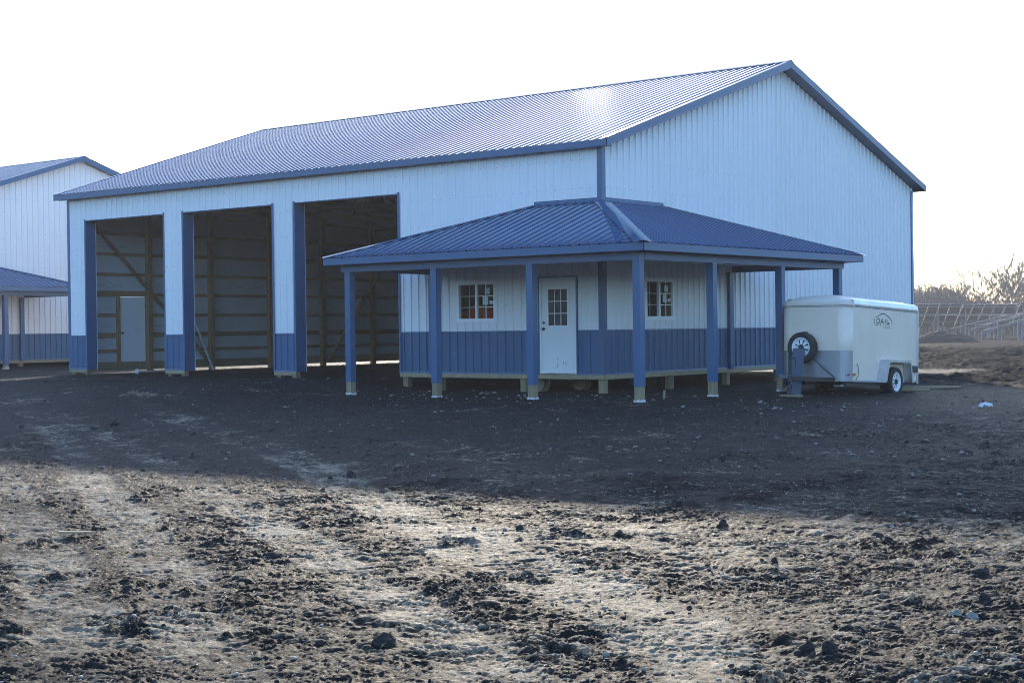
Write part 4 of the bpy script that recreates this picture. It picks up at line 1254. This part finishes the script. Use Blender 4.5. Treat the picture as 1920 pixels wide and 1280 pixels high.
# ---------------------------------------------------------------- crumbs, straw and pebbles
def scatter(name, n, rmin, rmax, builder, mat, label, bias=1.0, cluster=1.0):
    az0 = math.atan2(Fv.y, Fv.x)
    u = rng.random(n) ** bias
    r = rmin * (rmax / rmin) ** u
    a = az0 + (rng.random(n) - .5) * 2 * R(20.5)
    x = CAM.x + r * np.cos(a); y = CAM.y + r * np.sin(a)
    z, dry_shade = ground_fields(x, y)
    cl = fbm(x / 1.1, y / 1.1, 51, 3) + .35 * fbm(x / .35, y / .35, 57, 2)
    keep = (rng.random(n) < np.clip(cl * 2.2 + cluster, 0, 1)) & ~((x < .3) & (y > -.3) & (y < 16) & (x > -19))
    x, y, z, dry_shade, r = x[keep], y[keep], z[keep], dry_shade[keep], r[keep]
    V, F, off = builder(x, y, z, dry_shade, r)
    me = bpy.data.meshes.new(name)
    me.vertices.add(len(V)); me.vertices.foreach_set('co', V.astype(np.float32).ravel())
    me.loops.add(F.size); me.loops.foreach_set('vertex_index', F.astype(np.int32).ravel())
    me.polygons.add(len(F)); me.polygons.foreach_set('loop_start', (np.arange(len(F)) * F.shape[1]).astype(np.int32))
    me.update(calc_edges=True)
    me.materials.append(mat)
    tag(link(name, me), label, kind='stuff')

ph = (1 + 5 ** .5) / 2
ICO = np.array([(-1, ph, 0), (1, ph, 0), (-1, -ph, 0), (1, -ph, 0), (0, -1, ph), (0, 1, ph), (0, -1, -ph), (0, 1, -ph), (ph, 0, -1), (ph, 0, 1), (-ph, 0, -1), (-ph, 0, 1)]) / math.sqrt(1 + ph * ph)
ICF = np.array([(0, 11, 5), (0, 5, 1), (0, 1, 7), (0, 7, 10), (0, 10, 11), (1, 5, 9), (5, 11, 4), (11, 10, 2), (10, 7, 6), (7, 1, 8), (3, 9, 4), (3, 4, 2), (3, 2, 6), (3, 6, 8), (3, 8, 9), (4, 9, 5), (2, 4, 11), (6, 2, 10), (8, 6, 7), (9, 8, 1)])
def crumb_builder(smin, smax, pw):
    def fn(x, y, z, dry_shade, r):
        n = len(x)
        s = smin * (smax / smin) ** (rng.random(n) ** pw) * np.clip(r / 14, .8, 1.4)
        jit = 1 + .55 * (rng.random((n, 12)) - .5)
        sc = np.stack([s * (.8 + .7 * rng.random(n)), s * (.8 + .7 * rng.random(n)), s * (.5 + .4 * rng.random(n))], 1)
        V = ICO[None] * jit[..., None] * sc[:, None]
        t = rng.random(n) * 6.28; c, q = np.cos(t)[:, None], np.sin(t)[:, None]
        V = np.stack([V[..., 0] * c - V[..., 1] * q, V[..., 0] * q + V[..., 1] * c, V[..., 2]], -1)
        V += np.stack([x, y, z + s * .12], 1)[:, None]
        F = (ICF[None] + (np.arange(n) * 12)[:, None, None]).reshape(-1, 3)
        return V.reshape(-1, 3), F, 0
    return fn
scatter('soil_crumbs', 12000, 6.0, 34, crumb_builder(.004, .022, 2.8), M['clod'], 'small dark soil crumbs scattered over the site', .9, .06)
scatter('pebbles', 1500, 6.0, 34, crumb_builder(.006, .022, 2.4), M['rock'], 'pale pebbles scattered over the soil', .9)
def straw_builder(x, y, z, dry_shade, r):
    n = len(x)
    L = .015 + .055 * rng.random(n) ** 2; w = .0015 + .004 * rng.random(n)
    L *= np.clip(r / 10, .8, 1.2); w *= np.clip(r / 10, .8, 1.2)
    t = rng.random(n) * 6.28; d = np.stack([np.cos(t), np.sin(t), (rng.random(n) - .5) * .5], 1); s = np.stack([-np.sin(t), np.cos(t), (rng.random(n) - .5) * .6], 1)
    c = np.stack([x, y, z + .006 + .012 * rng.random(n)], 1)
    up = np.array([0, 0, 1.0])[None]
    a = c - d * L[:, None] / 2; b = c + d * L[:, None] / 2; m = c + up * (L * .12)[:, None]
    sw = s * w[:, None]
    V = np.stack([a - sw * .5, a + sw * .5, m + sw, m - sw, b + sw * .4, b - sw * .4], 1)
    F0 = np.array([(0, 1, 2, 3), (3, 2, 4, 5)])
    F = (F0[None] + (np.arange(n) * 6)[:, None, None]).reshape(-1, 4)
    return V.reshape(-1, 3), F, 0
scatter('straw_bits', 15000, 6.0, 36, straw_builder, M['straw'], 'bits of dried straw and stubble lying on the soil', .9)

def scraps():
    mb = MB(); rr = random.Random(77)
    for k in range(140):
        x = rr.uniform(-8, 7); y = rr.uniform(-4.2, -.3) if rr.random() < .75 else rr.uniform(-7, 3)
        if -.4 > x and y > 0: y = -y
        z = gz(x, y); s_ = .018 + .07 * rr.random() ** 2.5; n = rr.randint(4, 6); a0 = rr.uniform(0, 6)
        el = rr.uniform(.3, 1)
        ring = [(s_ * rr.uniform(.6, 1.1) * math.cos(a0 + 6.283 * i / n), s_ * el * rr.uniform(.6, 1.1) * math.sin(a0 + 6.283 * i / n)) for i in range(n)]
        t = rr.uniform(0, 6.28); c, q = math.cos(t), math.sin(t); tl = rr.uniform(-.5, .5)
        v = [(x + a * c - b * q, y + a * q + b * c, z + .012 + a * tl) for a, b in ring] + [(x, y, z + .02 + s_ * .25)]
        mb.add(v, [(i, (i + 1) % n, n) for i in range(n)])
    tag(mb.build('wood_chips', M['rock']), 'pale wood chips and foam scraps scattered round the porch posts', kind='stuff')
scraps()

# ---------------------------------------------------------------- background: dirt mound, solar racks, trees
def bg_point(px, depth, z=None):
    d = Fv + R2 * ((px - 960) / FPX) - U2 * ((612 - 640) / FPX)
    p = CAM + d * depth
    return Vector((p.x, p.y, -.6 if z is None else z))

def mound(px, depth, rx, ry, h, lab, seed):
    c = bg_point(px, depth)
    n = 46; v, f = [], []
    xs = np.linspace(-1.25, 1.25, n); X, Y = np.meshgrid(xs, xs)
    rr = np.sqrt(X ** 2 + Y ** 2) * (1 + .18 * vnoise(X * 1.8 + seed, Y * 1.8, seed))
    Z = h * np.clip(1 - rr ** 1.6, 0, 1) * (1 + .35 * fbm(X * 2.2, Y * 2.2 + seed, seed, 4)) + .10 * fbm(X * 6, Y * 6, seed + 2, 3) * (rr < 1.1) - .12 * (rr > 1.05)
    for i in range(n):
        for j in range(n): v.append((X[i, j] * rx, Y[i, j] * ry, Z[i, j]))
    for i in range(n - 1):
        for j in range(n - 1): f.append((i * n + j, i * n + j + 1, (i + 1) * n + j + 1, (i + 1) * n + j))
    o = mesh('soil_mound', v, f, M['clod'], None, True)
    o.location = c; o.rotation_euler = (0, 0, YAW)
    tag(o, lab, 'soil mound')
mound(1768, 118, 2.7, 2.2, .95, 'dark heap of soil before the solar racks behind the trailer', 4)

def solar_rack(px, depth, n, top, low, rot, lab, tilt_len=3.6, first_px=None):
    c = bg_point(px, depth)
    T = thing('solar_rack', lab, 'solar rack', c, (0, 0, YAW + rot), 'solar racks beyond the site')
    w = 1.05; span = n * w
    run = math.sqrt(max(.1, tilt_len ** 2 - (top - low) ** 2))
    # local: x along the row, y away from the viewer, high edge near the viewer
    for k in range(n):
        x0 = -span / 2 + k * w
        for (t0, t1) in ((0, .495), (.505, 1)):
            a = Vector((0, run * t0, top + (low - top) * t0)); b = Vector((0, run * t1, top + (low - top) * t1))
            nn = Vector((0, (top - low), run)).normalized() * .035
            v = []
            for q in (a, b):
                v += [Vector((x0 + .012, 0, 0)) + q, Vector((x0 + w - .012, 0, 0)) + q]
            v = v + [p + nn for p in v]
            o = mesh('solar_panel', v, [(0, 1, 3, 2), (4, 6, 7, 5), (0, 4, 5, 1), (2, 3, 7, 6), (0, 2, 6, 4), (1, 5, 7, 3)], M['panelback'], T)
            o.data.materials.append(M['panelface']); o.data.polygons[1].material_index = 1
            o.data.materials.append(M['alum'])
            for i in (2, 3, 4, 5): o.data.polygons[i].material_index = 2
    for t in (.08, .42, .75):
        q = Vector((0, run * t, top + (low - top) * t - .07))
        beam('rail', q + Vector((-span / 2, 0, 0)), q + Vector((span / 2, 0, 0)), .07, .11, M['rack'], T)
    for k in range(int(span / 2.7) + 1):
        x = -span / 2 + .4 + k * 2.7
        for t in (.16, .70):
            z = top + (low - top) * t - .1
            box('post', (x - .06, run * t - .05, -.3), (x + .06, run * t + .05, z), M['rack'], T)
        beam('strut', (x, run * .16, top * .35), (x, run * .62, top + (low - top) * .62 - .12), .05, .07, M['rack'], T)
    return T
solar_rack(1752, 150, 5, 3.35, 1.2, 0, 'solar rack seen just right of the barn and above the soil heap')
solar_rack(1857, 150, 5, 3.25, 1.2, .02, 'solar rack second from the barn with bright top edge')
solar_rack(1965, 150, 5, 3.40, 1.2, .02, 'solar rack cut by the right edge of the picture')
solar_rack(1800, 172, 9, 3.2, 1.1, -.05, 'long solar rack in the row behind, nearer the barn')
solar_rack(1975, 174, 8, 3.3, 1.1, -.05, 'solar rack in the row behind at the right edge')

def rail_frame():
    c = bg_point(1880, 128)
    T = thing('rack_frame', 'unfinished sloping rack frame of bare rails at the right edge', 'rack frame', c, (0, 0, YAW))
    s = 128 / FPX
    for (x0, z0, x1, z1, y, w) in ((-60, .95, 60, 2.35, 0, .10), (-30, .75, 70, 1.95, 1.2, .20), (-70, 1.0, 50, 2.2, 4.5, .10)):
        beam('rail', (x0 * s, y, z0), (x1 * s, y, z1), .08, w, M['rack'], T)
    for (x, y, z) in ((-52, 0, 1.0), (-30, 1.2, .8), (8, 1.2, 1.25), (30, 0, 1.95), (45, 1.2, 1.6), (-8, 0, 1.45)):
        box('post', (x * s - .06, y - .05, -.3), (x * s + .06, y + .05, z), M['rack'], T)
    for k in range(4):
        x = (-20 + 26 * k) * s; z = 1.0 + (k * 26 + 20) * s * .27
        beam('cross_rail', (x, 0, z + .28), (x + .1, 4.4, z + .1), .05, .07, M['rack'], T)
rail_frame()

def grow_tree(seed, H, maxd=5):
    rr = random.Random(seed)
    trunk, crown = MB(), MB()
    def seg(mb, a, b, ra, rb, n):
        mb.add(*tubevf([a, b], [ra, rb], n, False, False))
    def rec(p, d, L, r, dep):
        n = 6 if dep < 2 else 3
        steps = 4 if dep < 3 else 2
        q = p.copy(); dd = d.copy(); r0 = r
        for i in range(steps):
            dd = (dd + Vector((rr.gauss(0, .10), rr.gauss(0, .10), rr.gauss(.05, .05)))).normalized()
            e = q + dd * (L / steps); r1 = max(r * (1 - .40 * (i + 1) / steps), .024)
            seg(trunk if dep < 2 else crown, q, e, r0, r1, n)
            q, r0 = e, r1
            if 1 <= dep < maxd and i < steps - 1 and rr.random() < .6:
                side = Vector((rr.gauss(0, 1), rr.gauss(0, 1), rr.gauss(.2, .4))).normalized()
                rec(q, (dd * .8 + side * .6).normalized(), L * rr.uniform(.55, .75), max(r0 * .6, .028), dep + 1)
        if dep == maxd:
            for i in range(3):
                tw = (dd + Vector((rr.gauss(0, .35), rr.gauss(0, .35), rr.gauss(.15, .2)))).normalized()
                seg(crown, q, q + tw * L * rr.uniform(.5, 1.0), .022, .014, 3)
        if dep < maxd:
            for i in range(2 if rr.random() < .7 else 3):
                side = Vector((rr.gauss(0, 1), rr.gauss(0, 1), rr.gauss(.15, .3))).normalized()
                rec(q, (dd + side * .48).normalized(), L * rr.uniform(.68, .88), max(r0 * .75, .028), dep + 1)
    stems = rr.choice((1, 1, 2, 3))
    for s in range(stems):
        rec(Vector((rr.uniform(-.2, .2), rr.uniform(-.2, .2), -.2)), Vector((rr.gauss(0, .16 * stems), rr.gauss(0, .16 * stems), 1)).normalized(), H * .24, H * .017, 0)
    return trunk, crown
protos = []
for k in range(5):
    tr, cr = grow_tree(40 + k, 9.0, maxd=4)
    a = bpy.data.meshes.new('trunk'); a.from_pydata(tr.v, [], tr.f); a.materials.append(M['bark'])
    b = bpy.data.meshes.new('crown'); b.from_pydata(cr.v, [], cr.f); b.materials.append(M['twig'])
    zmax = max(v[2] for v in cr.v)
    protos.append((a, b, zmax))
TREES = [(1726, 205, 7.0, 'bare tree next to the barn wall edge, smallest of the row'), (1752, 215, 7.4, 'bare tree second from the barn in the row beyond the solar racks'),
         (1778, 200, 6.6, 'low bare tree third from the barn beyond the solar racks'), (1806, 195, 8.2, 'bare many-stemmed tree fourth from the barn beyond the solar racks'),
         (1838, 190, 8.8, 'broad bare tree left of the tallest one'), (1868, 200, 11.0, 'tallest bare tree in the row beyond the solar racks'),
         (1897, 195, 9.2, 'bare tree right of the tallest one'), (1925, 205, 10.4, 'bare tree cut by the right edge of the picture'),
         (1700, 220, 7.2, None), (1960, 200, 9.5, None)]
for k, (px, dep, H, lab) in enumerate(TREES):
    if lab is None: continue
    a, b, zm = protos[k % 5]
    T = thing('bare_tree', lab, 'tree', bg_point(px, dep), (0, 0, k * 2.1), 'bare trees beyond the solar racks')
    s = H / zm
    T.scale = (s * 1.12, s * 1.12, s)
    link('trunk', a, T); link('crown', b, T)
# brush along the tree line: one tangled mass
def thicket():
    mb = MB(); rr = random.Random(5)
    for k in range(1300):
        c = bg_point(rr.uniform(1640, 2010), rr.uniform(196, 240))
        H = rr.uniform(3.6, 7.6) * (.85 + .2 * math.sin(c.x * .21 + c.y * .13))
        for s in range(7):
            p = c + Vector((rr.gauss(0, .7), rr.gauss(0, .7), 0)); d = Vector((rr.gauss(0, .28), rr.gauss(0, .28), 1)).normalized()
            q = p + d * H * rr.uniform(.5, 1)
            mb.add(*tubevf([p, q], [.085, .03], 3, False, False))
            for b in range(5):
                t = rr.uniform(.3, .95); o = p.lerp(q, t)
                e = o + Vector((rr.gauss(0, .5), rr.gauss(0, .5), rr.uniform(.2, 1.0)))
                mb.add(*tubevf([o, e], [.035, .018], 3, False, False))
    tag(mb.build('brush_thicket', M['twig']), 'tangled leafless brush along the tree line', kind='stuff')
thicket()

# unseen wooded rise, added behind the photographer to darken the window reflections
def unseen_rise():
    v, f = [], []
    az0 = math.atan2(Fv.y, Fv.x)
    n = 260
    for i in range(n):
        a = az0 + R(34) + (2 * math.pi - R(68)) * i / (n - 1)
        h = 15 + 3.0 * float(fbm(np.array([i * .21]), np.array([.5]), 91, 4)[0]) + random.uniform(-.8, .8)
        for (r, z) in ((250, -1.0), (252, h * .7), (262, h), (285, h * .8), (300, -1.0)):
            v.append((CAM.x + r * math.cos(a), CAM.y + r * math.sin(a), z + (random.uniform(-.6, .6) if z > 0 else 0)))
    for i in range(n - 1):
        for j in range(4): f.append((i * 5 + j, i * 5 + j + 1, (i + 1) * 5 + j + 1, (i + 1) * 5 + j))
    tag(mesh('unseen_rise', v, f, simple('unseen_rise_dark', (0.035, 0.031, 0.028), 0.95, nscale=.3, amt=.4, spec=.1)), 'unseen woodland added round the field to darken window reflections', kind='structure')
unseen_rise()

# winter haze over the fields
hv, hf = boxvf((CAM.x - 420, CAM.y - 420, -2.2), (CAM.x + 420, CAM.y + 420, 16.0))
hz = mesh('haze', hv, hf, None)
hm = bpy.data.materials.new('haze'); hm.use_nodes = True
hn = hm.node_tree; hn.nodes.clear()
ho = hn.nodes.new('ShaderNodeOutputMaterial'); hp_ = hn.nodes.new('ShaderNodeVolumePrincipled')
hp_.inputs['Color'].default_value = (0.93, 0.95, 1.0, 1)
hp_.inputs['Density'].default_value = HAZE
hp_.inputs['Anisotropy'].default_value = 0.35
hn.links.new(hp_.outputs[0], ho.inputs['Volume'])
hz.data.materials.append(hm)
tag(hz, 'thin winter haze over the fields', kind='stuff')
